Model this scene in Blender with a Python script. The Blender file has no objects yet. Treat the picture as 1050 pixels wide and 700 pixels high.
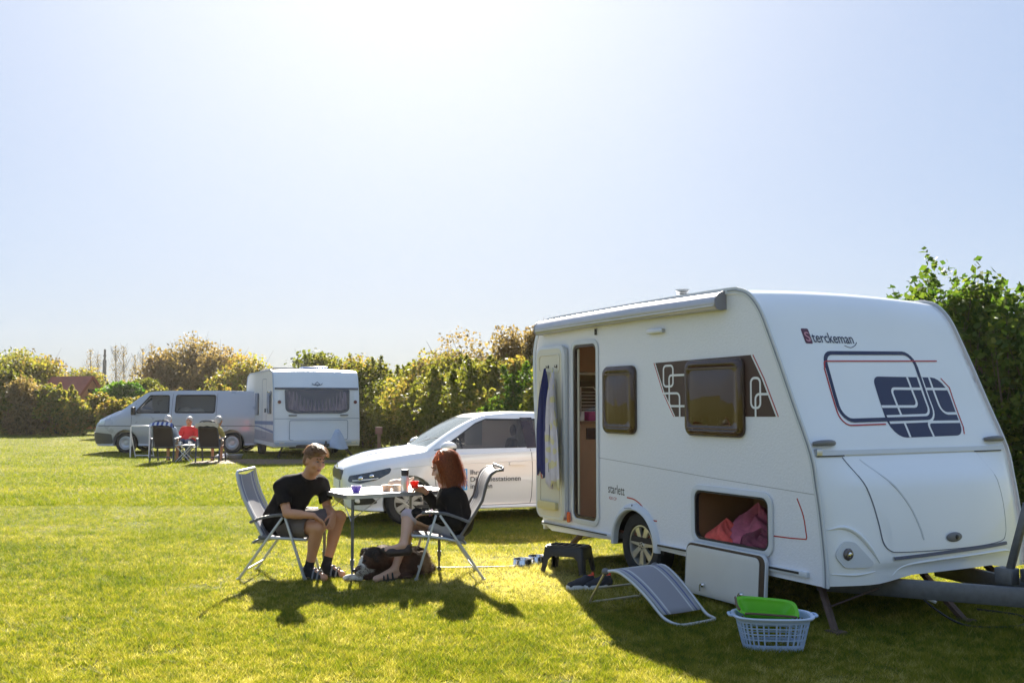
import bpy, bmesh, math, random
import numpy as np
from mathutils import Vector, Matrix
from mathutils.bvhtree import BVHTree
from mathutils.geometry import tessellate_polygon, delaunay_2d_cdt

random.seed(7); RNG = np.random.default_rng(11)
SC = bpy.context.scene; COL = SC.collection
rad = math.radians
V = lambda *a: np.array(a, float)

# ---------------------------------------------------------------- materials
MATS = {}
def mat(name, col, rough=.5, metal=0., var=.06, scale=6., bump=0., bscale=60., spec=.5, coat=0., trans=0., fine=None):
    if name in MATS: return MATS[name]
    m = bpy.data.materials.new(name); m.use_nodes = True; nt = m.node_tree; nt.nodes.clear(); N = nt.nodes.new; L = nt.links.new
    out = N('ShaderNodeOutputMaterial'); b = N('ShaderNodeBsdfPrincipled')
    tc = N('ShaderNodeTexCoord'); no = N('ShaderNodeTexNoise'); no.inputs['Scale'].default_value = scale; no.inputs['Detail'].default_value = 6
    L(tc.outputs['Object'], no.inputs['Vector'])
    mx = N('ShaderNodeMix'); mx.data_type = 'RGBA'; L(no.outputs['Fac'], mx.inputs['Factor'])
    mx.inputs[6].default_value = (*[max(0, c*(1-var*2)) for c in col], 1); mx.inputs[7].default_value = (*[min(1, c*(1+var*2)) for c in col], 1)
    L(mx.outputs[2], b.inputs['Base Color'])
    b.inputs['Metallic'].default_value = metal; b.inputs['Specular IOR Level'].default_value = spec; b.inputs['Coat Weight'].default_value = coat
    rr = N('ShaderNodeMapRange'); L(no.outputs['Fac'], rr.inputs['Value']); rr.inputs['To Min'].default_value = max(0.02, rough*.85); rr.inputs['To Max'].default_value = min(1, rough*1.2)
    L(rr.outputs['Result'], b.inputs['Roughness'])
    if bump:
        n2 = N('ShaderNodeTexNoise'); n2.inputs['Scale'].default_value = bscale; n2.inputs['Detail'].default_value = 3; L(tc.outputs['Object'], n2.inputs['Vector'])
        bp = N('ShaderNodeBump'); bp.inputs['Strength'].default_value = bump; bp.inputs['Distance'].default_value = .01; L(n2.outputs['Fac'], bp.inputs['Height']); L(bp.outputs['Normal'], b.inputs['Normal'])
    sh = b.outputs['BSDF']
    if trans:
        t = N('ShaderNodeBsdfTranslucent'); L(mx.outputs[2], t.inputs['Color']); ms = N('ShaderNodeMixShader'); ms.inputs[0].default_value = trans
        L(sh, ms.inputs[1]); L(t.outputs[0], ms.inputs[2]); sh = ms.outputs[0]
    L(sh, out.inputs['Surface']); MATS[name] = m
    return m

def leafmat(name, cols, trans=.45, rough=.5, tscale=1.6):
    """cols: colour ramp over the per-leaf attribute 'tint' (hue of the leaf, green to autumn)"""
    if name in MATS: return MATS[name]
    m = bpy.data.materials.new(name); m.use_nodes = True; nt = m.node_tree; nt.nodes.clear(); N = nt.nodes.new; L = nt.links.new
    out = N('ShaderNodeOutputMaterial'); a = N('ShaderNodeAttribute'); a.attribute_name = 'tint'
    cr = N('ShaderNodeValToRGB'); L(a.outputs['Fac'], cr.inputs['Fac'])
    e = cr.color_ramp.elements
    while len(e) < len(cols): e.new(.5)
    for i, c in enumerate(cols): e[i].position = i/(len(cols)-1); e[i].color = (*c, 1)
    b = N('ShaderNodeBsdfPrincipled'); L(cr.outputs['Color'], b.inputs['Base Color']); b.inputs['Roughness'].default_value = rough+.12; b.inputs['Specular IOR Level'].default_value = .2
    t = N('ShaderNodeBsdfTranslucent'); mm = N('ShaderNodeVectorMath'); mm.operation = 'MULTIPLY'; L(cr.outputs['Color'], mm.inputs[0]); mm.inputs[1].default_value = (tscale, tscale*1.05, tscale*.55); L(mm.outputs[0], t.inputs['Color'])
    ms = N('ShaderNodeMixShader'); ms.inputs[0].default_value = trans; L(b.outputs[0], ms.inputs[1]); L(t.outputs[0], ms.inputs[2]); L(ms.outputs[0], out.inputs['Surface'])
    MATS[name] = m; return m

def glassmat(name, col, rough=.05, alpha=.35):
    """thin pane: part see-through, part glossy dark body"""
    if name in MATS: return MATS[name]
    m = bpy.data.materials.new(name); m.use_nodes = True; nt = m.node_tree; nt.nodes.clear(); N = nt.nodes.new; L = nt.links.new
    out = N('ShaderNodeOutputMaterial'); b = N('ShaderNodeBsdfPrincipled'); b.inputs['Base Color'].default_value = (*col, 1); b.inputs['Roughness'].default_value = rough; b.inputs['Specular IOR Level'].default_value = .8
    t = N('ShaderNodeBsdfTransparent'); t.inputs['Color'].default_value = (*[min(1, .55+c) for c in col], 1)
    no = N('ShaderNodeTexNoise'); tc = N('ShaderNodeTexCoord'); L(tc.outputs['Object'], no.inputs['Vector']); no.inputs['Scale'].default_value = 3
    bp = N('ShaderNodeBump'); bp.inputs['Strength'].default_value = .12; bp.inputs['Distance'].default_value = .02; L(no.outputs['Fac'], bp.inputs['Height']); L(bp.outputs['Normal'], b.inputs['Normal'])
    ms = N('ShaderNodeMixShader'); ms.inputs[0].default_value = alpha; L(b.outputs[0], ms.inputs[1]); L(t.outputs[0], ms.inputs[2]); L(ms.outputs[0], out.inputs['Surface'])
    MATS[name] = m; return m

def patmat(name, base, kind, c2, scale=20., rough=.8, trans=0.):
    """woven cloth with a stripe / dot / check pattern in object space"""
    if name in MATS: return MATS[name]
    m = mat(name, base, rough, var=.08, scale=15, bump=.3, bscale=150, trans=trans); nt = m.node_tree; N = nt.nodes.new; L = nt.links.new
    b = [n for n in nt.nodes if n.type == 'BSDF_PRINCIPLED'][0]; src = b.inputs['Base Color'].links[0].from_socket
    tc = [n for n in nt.nodes if n.type == 'TEX_COORD'][0]
    if kind == 'dots':
        v = N('ShaderNodeTexVoronoi'); v.inputs['Scale'].default_value = scale; L(tc.outputs['Object'], v.inputs['Vector'])
        th = N('ShaderNodeMath'); th.operation = 'LESS_THAN'; L(v.outputs['Distance'], th.inputs[0]); th.inputs[1].default_value = .38
    else:
        v = N('ShaderNodeTexWave'); v.wave_type = 'BANDS'; v.bands_direction = 'X' if kind == 'stripes' else 'DIAGONAL'; v.inputs['Scale'].default_value = scale; L(tc.outputs['Object'], v.inputs['Vector'])
        th = N('ShaderNodeMath'); th.operation = 'GREATER_THAN'; L(v.outputs['Fac'], th.inputs[0]); th.inputs[1].default_value = .5
    mx = N('ShaderNodeMix'); mx.data_type = 'RGBA'; L(th.outputs[0], mx.inputs['Factor']); L(src, mx.inputs[6]); mx.inputs[7].default_value = (*c2, 1)
    L(mx.outputs[2], b.inputs['Base Color'])
    for t in nt.nodes:
        if t.type == 'BSDF_TRANSLUCENT': L(mx.outputs[2], t.inputs['Color'])
    return m

# ---------------------------------------------------------------- objects
def empty(name, label, cat, loc=(0,0,0), rz=0., group=None, kind=None):
    o = bpy.data.objects.new(name, None); COL.objects.link(o); o.location = loc; o.rotation_euler = (0,0,rz); o.empty_display_size = .2
    tag(o, label, cat, group, kind); return o
def tag(o, label=None, cat=None, group=None, kind=None):
    if label: o['label'] = label
    if cat: o['category'] = cat
    if group: o['group'] = group
    if kind: o['kind'] = kind
    return o
def link(name, me, m, parent=None, loc=None):
    o = bpy.data.objects.new(name, me); COL.objects.link(o)
    if m is not None and not me.materials: me.materials.append(m)
    if parent is not None: o.parent = parent
    if loc is not None: o.location = loc
    return o
def copy_tree(o, parent=None):
    c = o.copy(); COL.objects.link(c); c.parent = parent
    for ch in o.children: copy_tree(ch, c)
    return c

class MB:
    def __init__(s): s.v = []; s.f = []
    def add(s, vs, fs):
        n = len(s.v); s.v += [tuple(map(float, p)) for p in vs]; s.f += [tuple(i+n for i in f) for f in fs]; return s
    def box(s, c, d, R=None):
        c = V(*c); h = V(*d)/2; vs = [V(x,y,z)*h for x in (-1,1) for y in (-1,1) for z in (-1,1)]
        if R is not None: vs = [np.array(R @ Vector(p)) for p in vs]
        return s.add([p+c for p in vs], [(0,1,3,2),(4,6,7,5),(0,4,5,1),(2,3,7,6),(0,2,6,4),(1,5,7,3)])
    def bar(s, a, b, w, h, up=(0,0,1)):
        a = Vector(a); b = Vector(b); d = b-a; x = d.normalized(); u = Vector(up); y = u.cross(x)
        if y.length < 1e-4: y = Vector((0,1,0)).cross(x)
        y.normalize(); z = x.cross(y); R = Matrix((x,y,z)).transposed()
        return s.box((a+b)/2, (d.length, w, h), R)
    def tube(s, pts, r, n=8, closed=False, sm=0):
        P = [V(*p) for p in pts]
        if sm: P = smooth_path(P, sm, closed)
        k = len(P); rs = r if hasattr(r, '__len__') else [r]*k
        if len(rs) != k: rs = np.interp(np.linspace(0,1,k), np.linspace(0,1,len(rs)), rs)
        vs = []; up = None
        for i in range(k):
            a = P[(i-1) % k] if (closed or i > 0) else P[i]; b = P[(i+1) % k] if (closed or i < k-1) else P[i]
            t = b-a; t = t/(np.linalg.norm(t)+1e-9)
            if up is None: up = V(0,0,1) if abs(t[2]) < .9 else V(1,0,0)
            u = up-t*np.dot(up,t); u /= np.linalg.norm(u)+1e-9; up = u; w = np.cross(t,u)
            for j in range(n):
                an = 2*math.pi*j/n; vs.append(P[i]+rs[i]*(math.cos(an)*u+math.sin(an)*w))
        fs = [(i*n+j, i*n+(j+1)%n, ((i+1)%k)*n+(j+1)%n, ((i+1)%k)*n+j) for i in range(k if closed else k-1) for j in range(n)]
        if not closed: fs += [tuple(range(n))[::-1], tuple((k-1)*n+j for j in range(n))]
        return s.add(vs, fs)
    def lathe(s, prof, c=(0,0,0), axis='z', n=24, sc=(1,1), caps=True):
        vs = []
        for r, h in prof:
            for j in range(n):
                a = 2*math.pi*j/n; x, y = r*math.cos(a)*sc[0], r*math.sin(a)*sc[1]
                p = dict(z=(x,y,h), y=(x,h,y), x=(h,x,y))[axis]; vs.append(V(*p)+V(*c))
        k = len(prof); fs = [(i*n+j, i*n+(j+1)%n, (i+1)*n+(j+1)%n, (i+1)*n+j) for i in range(k-1) for j in range(n)]
        if caps and prof[0][0] > 1e-4: fs.append(tuple(range(n))[::-1])
        if caps and prof[-1][0] > 1e-4: fs.append(tuple((k-1)*n+j for j in range(n)))
        return s.add(vs, fs)
    def ell(s, c, r, R=None, n=14, m=9):
        vs = []
        for i in range(m+1):
            t = math.pi*i/m
            for j in range(n):
                a = 2*math.pi*j/n; p = V(r[0]*math.sin(t)*math.cos(a), r[1]*math.sin(t)*math.sin(a), r[2]*math.cos(t))
                if R is not None: p = np.array(R @ Vector(p))
                vs.append(p+V(*c))
        return s.add(vs, [(i*n+j, (i+1)*n+j, (i+1)*n+(j+1)%n, i*n+(j+1)%n) for i in range(m) for j in range(n)])
    def grid(s, P, closed=False):
        n = len(P); m = len(P[0]); vs = [p for row in P for p in row]
        return s.add(vs, [(i*m+j, i*m+(j+1)%m, ((i+1)%n)*m+(j+1)%m, ((i+1)%n)*m+j) for i in range(n-1) for j in range(m if closed else m-1)])
    def plate(s, outer, holes, fn, t0=0., t1=.02):
        """polygon (2D) with holes, given thickness; fn(a, b, depth) -> 3D"""
        loops = [outer]+list(holes); flat = [p for l in loops for p in l]; n = len(flat)
        tri = tessellate_polygon([[Vector((p[0],p[1],0)) for p in l] for l in loops])
        vs = [fn(p[0],p[1],t0) for p in flat]+[fn(p[0],p[1],t1) for p in flat]
        fs = [tuple(t) for t in tri]+[tuple(i+n for i in t)[::-1] for t in tri]; o = 0
        for l in loops:
            k = len(l); fs += [(o+i, o+(i+1)%k, o+(i+1)%k+n, o+i+n) for i in range(k)]; o += k
        return s.add(vs, fs)
    def ribbon(s, pts, w, fn, t0=0., t1=.003, closed=False):
        """flat line of width w along 2D points; fn maps to 3D"""
        P = [V(*p) for p in pts]; k = len(P); A = []; B = []
        for i in range(k):
            a = P[(i-1)%k] if (closed or i) else P[i]; b = P[(i+1)%k] if (closed or i < k-1) else P[i]
            d1 = P[i]-a; d2 = b-P[i]; n1 = np.linalg.norm(d1); n2 = np.linalg.norm(d2)
            t = (d1/n1 if n1 > 1e-9 else 0)+(d2/n2 if n2 > 1e-9 else 0); t = t/(np.linalg.norm(t)+1e-9); nn = V(-t[1], t[0])
            A.append(P[i]+nn*w/2); B.append(P[i]-nn*w/2)
        vs = [fn(*p, t1) for p in A]+[fn(*p, t1) for p in B]+[fn(*p, t0) for p in A]+[fn(*p, t0) for p in B]
        fs = []
        for i in range(k if closed else k-1):
            j = (i+1)%k; fs += [(i,j,k+j,k+i), (2*k+i,2*k+j,j,i), (k+i,k+j,3*k+j,3*k+i)]
        return s.add(vs, fs)
    def build(s, name, m, parent=None, smooth=35, bevel=0., loc=None, seg=2, merge=True):
        me = bpy.data.meshes.new(name); me.from_pydata(s.v, [], s.f)
        bm = bmesh.new(); bm.from_mesh(me)
        if merge: bmesh.ops.remove_doubles(bm, verts=bm.verts, dist=1e-5)
        bmesh.ops.recalc_face_normals(bm, faces=bm.faces)
        if bevel:
            ed = [e for e in bm.edges if len(e.link_faces) == 2 and e.calc_face_angle(0) > rad(30)]
            bmesh.ops.bevel(bm, geom=ed, offset=bevel, segments=seg, affect='EDGES', profile=.5, clamp_overlap=True)
        bm.to_mesh(me); bm.free()
        if smooth:
            me.shade_smooth(); me.set_sharp_from_angle(angle=rad(smooth))
        return link(name, me, m, parent, loc)

def smooth_path(P, k, closed=False):
    n = len(P); out = []
    for i in range(n if closed else n-1):
        p0 = P[(i-1)%n] if (closed or i) else P[0]*2-P[1]; p1 = P[i]; p2 = P[(i+1)%n]; p3 = P[(i+2)%n] if (closed or i < n-2) else P[-1]*2-P[-2]
        for j in range(k):
            t = j/k; out.append(.5*((2*p1)+(p2-p0)*t+(2*p0-5*p1+4*p2-p3)*t*t+(3*p1-p0-3*p2+p3)*t**3))
    if not closed: out.append(P[-1])
    return out
def roundpoly(pts, r, n=5):
    out = []; k = len(pts)
    for i in range(k):
        p = V(*pts[i]); a = V(*pts[i-1])-p; b = V(*pts[(i+1)%k])-p; la = np.linalg.norm(a); lb = np.linalg.norm(b); a /= la; b /= lb
        rr = r[i] if hasattr(r, '__len__') else r
        if rr < 1e-5: out.append(p); continue
        ang = math.acos(max(-1, min(1, np.dot(a,b)))); d = min(rr/math.tan(ang/2), la*.49, lb*.49)
        p1 = p+a*d; p2 = p+b*d
        for j in range(n+1):
            t = j/n; out.append((1-t)**2*p1+2*t*(1-t)*p+t*t*p2) if ang > 2.2 else out.append(_arc(p, a, b, d, ang, t))
    return [tuple(q) for q in out]
def _arc(p, a, b, d, ang, t):
    r = d*math.tan(ang/2); bis = (a+b)/np.linalg.norm(a+b); c = p+bis*(r/math.sin(ang/2)); v1 = p+a*d-c; v2 = p+b*d-c
    th = math.pi-ang; s = math.sin(th)
    return c+(math.sin((1-t)*th)*v1+math.sin(t*th)*v2)/s
def roundline(pts, r, n=4):
    P = roundpoly(pts, [0]+[r]*(len(pts)-2)+[0], n) if len(pts) > 2 else pts
    return [tuple(map(float,p)) for p in P]
def rrect(x0, y0, x1, y1, r, n=5): return roundpoly([(x0,y0),(x1,y0),(x1,y1),(x0,y1)], r, n)

def text_mesh(name, body, fit, m, parent, org, xa, ya, ext=.0008, bold=0.):
    """lettering fitted to (width, height or None), lower-left corner at org, axes xa, ya"""
    cu = bpy.data.curves.new(name, 'FONT'); cu.body = body; cu.size = 1; cu.extrude = 0; cu.offset = bold; cu.resolution_u = 3
    o = bpy.data.objects.new(name, cu); COL.objects.link(o); bpy.context.view_layer.update()
    me = bpy.data.meshes.new_from_object(o.evaluated_get(bpy.context.evaluated_depsgraph_get())); bpy.data.objects.remove(o)
    c = np.array([v.co[:] for v in me.vertices]); lo = c.min(0); hi = c.max(0); sx = fit[0]/(hi[0]-lo[0]); sy = fit[1]/(hi[1]-lo[1]) if fit[1] else sx
    xa = Vector(xa).normalized(); ya = Vector(ya).normalized(); za = xa.cross(ya)
    me.transform(Matrix.Translation((-lo[0], -lo[1], 0))); me.transform(Matrix.Diagonal((sx, sy, 1, 1)))
    M4 = Matrix((xa, ya, za)).transposed().to_4x4(); M4.translation = Vector(org); me.transform(M4); me.name = name; me.materials.clear()
    return link(name, me, m, parent)

def mod_apply(o):
    bpy.context.view_layer.update()
    me = bpy.data.meshes.new_from_object(o.evaluated_get(bpy.context.evaluated_depsgraph_get()))
    ms = list(o.data.materials); o.modifiers.clear(); o.data = me
    if not me.materials:
        for q in ms: me.materials.append(q)
    return o
def cut(o, cutters, solid=0.):
    """subtract closed meshes (MB) from o"""
    if solid:
        md = o.modifiers.new('s', 'SOLIDIFY'); md.thickness = solid; md.offset = -1; mod_apply(o)
    for c in cutters:
        co = c.build('cutter', None, o.parent, smooth=0); md = o.modifiers.new('b', 'BOOLEAN'); md.object = co; md.operation = 'DIFFERENCE'; md.solver = 'EXACT'
        mod_apply(o); bpy.data.objects.remove(co)
    o.data.shade_smooth(); o.data.set_sharp_from_angle(angle=rad(32)); return o

# ---- lofted vehicle bodies: stations of half sections, mirrored
def loft(stations, nu=4, nv=4, caps=True):
    X = [V(st[0]) for st in stations]; S = [np.array([[st[0], y, z] for y, z in st[1]]) for st in stations]
    S = [np.array(smooth_path(list(s), nv)) for s in S]
    cols = [smooth_path([S[i][j] for i in range(len(S))], nu) for j in range(len(S[0]))]
    P = np.array(cols).transpose(1,0,2)            # u, v, 3
    P[:,:,1] = np.maximum(P[:,:,1], 0)
    full = [list(r)+[V(p[0],-p[1],p[2]) for p in r[-2:0:-1]] for r in P]
    mb = MB(); mb.grid(full, closed=True); m = len(full[0]); n = len(full)
    if caps: mb.f += [tuple(range(m)), tuple((n-1)*m+j for j in range(m))[::-1]]
    return mb
def bvh_of(o): return BVHTree.FromPolygons([v.co.copy() for v in o.data.vertices], [tuple(p.vertices) for p in o.data.polygons])
def patch(bvh, poly, orig, direc, off=.004, step=.05, thick=.004):
    """2D outline laid on a body: orig(a,b) -> ray start, direc = ray direction; returns MB with a little thickness"""
    poly = [V(*p) for p in poly]; B = []
    for i in range(len(poly)):
        a = poly[i]; b = poly[(i+1)%len(poly)]; k = max(1, int(np.linalg.norm(b-a)/step))
        B += [a+(b-a)*j/k for j in range(k)]
    nb = len(B); lo = np.min(B, 0); hi = np.max(B, 0); pts = list(B)
    def inside(q):
        c = False
        for i in range(nb):
            x1,y1 = B[i]; x2,y2 = B[(i+1)%nb]
            if (y1 > q[1]) != (y2 > q[1]) and q[0] < (x2-x1)*(q[1]-y1)/(y2-y1)+x1: c = not c
        return c
    for x in np.arange(lo[0]+step/2, hi[0], step):
        for y in np.arange(lo[1]+step/2, hi[1], step):
            q = V(x,y)
            if inside(q) and min(np.linalg.norm(q-b) for b in B) > step*.4: pts.append(q)
    r = delaunay_2d_cdt([Vector(p) for p in pts], [], [list(range(nb))], 1, 1e-6)
    d = Vector(direc).normalized(); P = []; bad = set()
    for i, p in enumerate(r[0]):
        h = bvh.ray_cast(Vector(orig(p[0],p[1])), d)
        if h[0] is None: bad.add(i); P.append((V(0,0,0), V(0,0,1))); continue
        nn = h[1] if h[1].dot(d) < 0 else -h[1]; P.append((np.array(h[0]), np.array(nn)))
    mb = MB(); n = len(P); fs = [tuple(f) for f in r[2] if not any(i in bad for i in f)]
    vs = [p+q*(off+thick) for p, q in P]+[p+q*off for p, q in P]
    cnt = {}
    for f in fs:
        for i in range(3):
            e = (f[i], f[(i+1)%3]); cnt[e] = 1
    side = [(a, b, b+n, a+n) for a, b in cnt if (b, a) not in cnt]
    return mb.add(vs, fs+side)

# ---- implicit bodies: smooth union of capsules / ellipsoids, then surface nets
def cap(a, b, ra, rb=None, k=.02, op='add'): return ('c', V(*a), V(*b), ra, ra if rb is None else rb, k, op)
def ell(c, r, R=None, k=.02, op='add'): return ('e', V(*c), V(*r), np.eye(3) if R is None else np.array(R, float), 0, k, op)
def blob(prims, res=.006, clips=(), noise=0., nf=60.):
    lo = np.min([np.minimum(p[1]-(p[3] if p[0] == 'c' else max(p[2])), (p[2]-p[4]) if p[0] == 'c' else p[1]-max(p[2])) for p in prims if p[6] == 'add'], 0)-.03
    hi = np.max([np.maximum(p[1]+(p[3] if p[0] == 'c' else max(p[2])), (p[2]+p[4]) if p[0] == 'c' else p[1]+max(p[2])) for p in prims if p[6] == 'add'], 0)+.03
    n = np.ceil((hi-lo)/res).astype(int)+1; D = np.full(n, .08, np.float32)
    ax = [lo[i]+res*np.arange(n[i]) for i in range(3)]
    for p in prims:
        kind, A, Bq, C, E, k, op = p; mg = k+.03
        if kind == 'c': l = np.minimum(A,Bq)-max(C,E)-mg; h = np.maximum(A,Bq)+max(C,E)+mg
        else: l = A-max(Bq)-mg; h = A+max(Bq)+mg
        i0 = np.clip(((l-lo)/res).astype(int), 0, n-1); i1 = np.clip(((h-lo)/res).astype(int)+2, 1, n)
        sl = tuple(slice(i0[i], i1[i]) for i in range(3))
        X, Y, Z = np.meshgrid(*[ax[i][sl[i]] for i in range(3)], indexing='ij')
        if kind == 'c':
            ba = Bq-A; q = (X-A[0])*ba[0]+(Y-A[1])*ba[1]+(Z-A[2])*ba[2]; t = np.clip(q/max(np.dot(ba,ba),1e-9), 0, 1)
            d = np.sqrt((X-A[0]-t*ba[0])**2+(Y-A[1]-t*ba[1])**2+(Z-A[2]-t*ba[2])**2)-(C+(E-C)*t)
        else:
            R = C; px, py, pz = X-A[0], Y-A[1], Z-A[2]
            q = [R[0][i]*px+R[1][i]*py+R[2][i]*pz for i in range(3)]      # columns of R are the axes
            k0 = np.sqrt(sum((q[i]/Bq[i])**2 for i in range(3))); k1 = np.sqrt(sum((q[i]/Bq[i]**2)**2 for i in range(3)))+1e-6; d = k0*(k0-1)/k1
        cur = D[sl]
        if op == 'add':
            hh = np.clip(.5+.5*(cur-d)/k, 0, 1); D[sl] = cur*(1-hh)+d*hh-k*hh*(1-hh)
        else:
            d = -d; hh = np.clip(.5-.5*(cur-d)/k, 0, 1); D[sl] = cur*(1-hh)+d*hh+k*hh*(1-hh)
    if noise or clips:
        X, Y, Z = np.meshgrid(*ax, indexing='ij')
        if noise: D += noise*(np.sin(X*nf+np.sin(Y*nf*.7)*1.7)*np.sin(Y*nf*1.1+np.sin(Z*nf*.8)*1.5)*np.sin(Z*nf*.9+1.3*np.sin(X*nf*.6))).astype(np.float32)
        for pt, nn in clips:
            nn = V(*nn)/np.linalg.norm(nn); D = np.maximum(D, (X-pt[0])*nn[0]+(Y-pt[1])*nn[1]+(Z-pt[2])*nn[2])
    D[0]=D[-1]=.05; D[:,0]=D[:,-1]=.05; D[:,:,0]=D[:,:,-1]=.05
    s = D < 0; c = np.zeros(np.array(s.shape)-1, np.int8); sh = s.shape
    cor = [(i,j,k) for i in (0,1) for j in (0,1) for k in (0,1)]
    for i,j,k in cor: c += s[i:sh[0]-1+i, j:sh[1]-1+j, k:sh[2]-1+k]
    act = (c > 0) & (c < 8); idx = np.argwhere(act); ids = np.full(act.shape, -1, np.int64); ids[act] = np.arange(len(idx))
    acc = np.zeros((len(idx),3)); cn = np.zeros(len(idx))
    for a in cor:
        for d in range(3):
            if a[d]: continue
            b = list(a); b[d] = 1
            da = D[idx[:,0]+a[0], idx[:,1]+a[1], idx[:,2]+a[2]]; db = D[idx[:,0]+b[0], idx[:,1]+b[1], idx[:,2]+b[2]]
            mk = (da < 0) != (db < 0); t = np.where(mk, da/np.where(mk, da-db, 1), 0)
            pos = np.array(a)+np.outer(t, np.array(b)-np.array(a)); acc[mk] += pos[mk]; cn[mk] += 1
    vs = lo+res*(idx+acc/cn[:,None]); F = []
    for d in range(3):
        e1, e2 = (d+1)%3, (d+2)%3; a = [slice(None)]*3; b = [slice(None)]*3; a[d] = slice(0,-1); b[d] = slice(1,None)
        sg = s[tuple(a)] != s[tuple(b)]; q = np.argwhere(sg); q = q[(q[:,e1] > 0) & (q[:,e2] > 0) & (q[:,e1] < act.shape[e1]) & (q[:,e2] < act.shape[e2])]
        def g(o1, o2):
            w = q.copy(); w[:,e1] -= o1; w[:,e2] -= o2; return ids[w[:,0], w[:,1], w[:,2]]
        f = np.stack([g(0,0), g(1,0), g(1,1), g(0,1)], 1); fl = s[q[:,0], q[:,1], q[:,2]]; f[fl] = f[fl][:, ::-1]; F.append(f)
    F = np.concatenate(F); F = F[(F >= 0).all(1)][:, ::-1]
    me = bpy.data.meshes.new('blob'); me.from_pydata(vs.tolist(), [], F.tolist())
    # one gentle relax to take the grid out of the surface
    co = vs.copy(); ed = np.concatenate([F[:,[0,1]], F[:,[1,2]], F[:,[2,3]], F[:,[3,0]]])
    for lam in (.5, -.3):
        sm = np.zeros_like(co); ct = np.zeros(len(co)); np.add.at(sm, ed[:,0], co[ed[:,1]]); np.add.at(sm, ed[:,1], co[ed[:,0]]); np.add.at(ct, ed[:,0], 1); np.add.at(ct, ed[:,1], 1)
        co = co+lam*(sm/np.maximum(ct,1)[:,None]-co)
    me.vertices.foreach_set('co', co.ravel()); me.shade_smooth(); me.update(); return me
def blobobj(name, prims, m, parent, res=.006, off=None, **k):
    if off is not None:
        off = V(*off); prims = [(p[0], p[1]-off, p[2]-off if p[0] == 'c' else p[2], *p[3:]) for p in prims]
        if 'clips' in k: k['clips'] = [(V(*a)-off, b) for a, b in k['clips']]
    me = blob(prims, res, **k); me.name = name; return link(name, me, m, parent)

def leaves_mesh(name, C, size, tint, elong=1.5, up=.35, seed=0):
    """many diamond leaves around centres C"""
    r = np.random.default_rng(seed); n = len(C); a = r.normal(size=(n,3)); a[:,2] = a[:,2]*.8; a /= np.linalg.norm(a,axis=1)[:,None]
    nn = r.normal(size=(n,3)); nn[:,2] += up; nn -= a*np.sum(a*nn,1)[:,None]; nn /= np.linalg.norm(nn,axis=1)[:,None]; b = np.cross(a,nn)
    s = size*(.6+.8*r.random(n)); L = a*(s*elong*.5)[:,None]; Wd = b*(s*.5)[:,None]; fold = nn*(s*.12)[:,None]
    vs = np.stack([C-L, C-Wd-L*.15+fold, C+L, C+Wd-L*.15+fold], 1).reshape(-1,3)
    me = bpy.data.meshes.new(name); me.vertices.add(4*n); me.vertices.foreach_set('co', vs.ravel().astype(np.float32))
    me.loops.add(4*n); me.loops.foreach_set('vertex_index', np.arange(4*n, dtype=np.int32)); me.polygons.add(n); me.polygons.foreach_set('loop_start', np.arange(0,4*n,4,dtype=np.int32))
    at = me.attributes.new('tint', 'FLOAT', 'POINT'); at.data.foreach_set('value', np.repeat(np.clip(tint,0,1),4).astype(np.float32)); me.update(calc_edges=True); return me
# ================================================================ materials used
WHITE = mat('white_gelcoat', (.82,.83,.84), .30, var=.02, scale=2, coat=.7)
HAMMER = mat('hammered_aluminium_white', (.79,.79,.835), .38, var=.03, scale=40, bump=.35, bscale=55)
CREAM = mat('cream_plastic', (.66,.62,.50), .45, var=.03)
ALU = mat('brushed_aluminium', (.55,.56,.58), .35, metal=.8, var=.05)
GALV = mat('galvanised_steel', (.17,.175,.19), .5, metal=.7, var=.15, scale=25)
TRIMW = mat('white_trim', (.62,.64,.67), .4, var=.03)
BLACKP = mat('black_plastic', (.018,.018,.02), .45, var=.1)
RUBBER = mat('tyre_rubber', (.02,.02,.021), .8, var=.15, scale=30, bump=.4, bscale=80)
BROWNG = mat('brown_decal', (.060,.026,.016), .5, var=.04)
NAVY = mat('navy_decal', (.012,.016,.06), .35, var=.04)
REDL = mat('red_decal', (.45,.03,.03), .4, var=.04)
WHITEL = mat('white_decal', (.78,.78,.78), .4, var=.02)
GREYP = mat('grey_plastic', (.16,.16,.17), .45, var=.06)
DARKU = mat('dark_underside', (.03,.024,.02), .8, var=.2)
WOOD = mat('brown_cabinet_wood', (.30,.15,.075), .4, var=.12, scale=5)
WOODL = mat('beige_cabinet', (.60,.38,.22), .45, var=.06)
BRGLASS = glassmat('brown_acrylic', (.050,.018,.008), .03, .18)
DKGLASS = glassmat('dark_car_glass', (.05,.042,.038), .05, .45)
CHROME = mat('chrome', (.75,.75,.76), .12, metal=1., var=.02)
RIMM = mat('alloy_rim', (.58,.57,.54), .3, metal=.7, var=.06)

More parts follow.
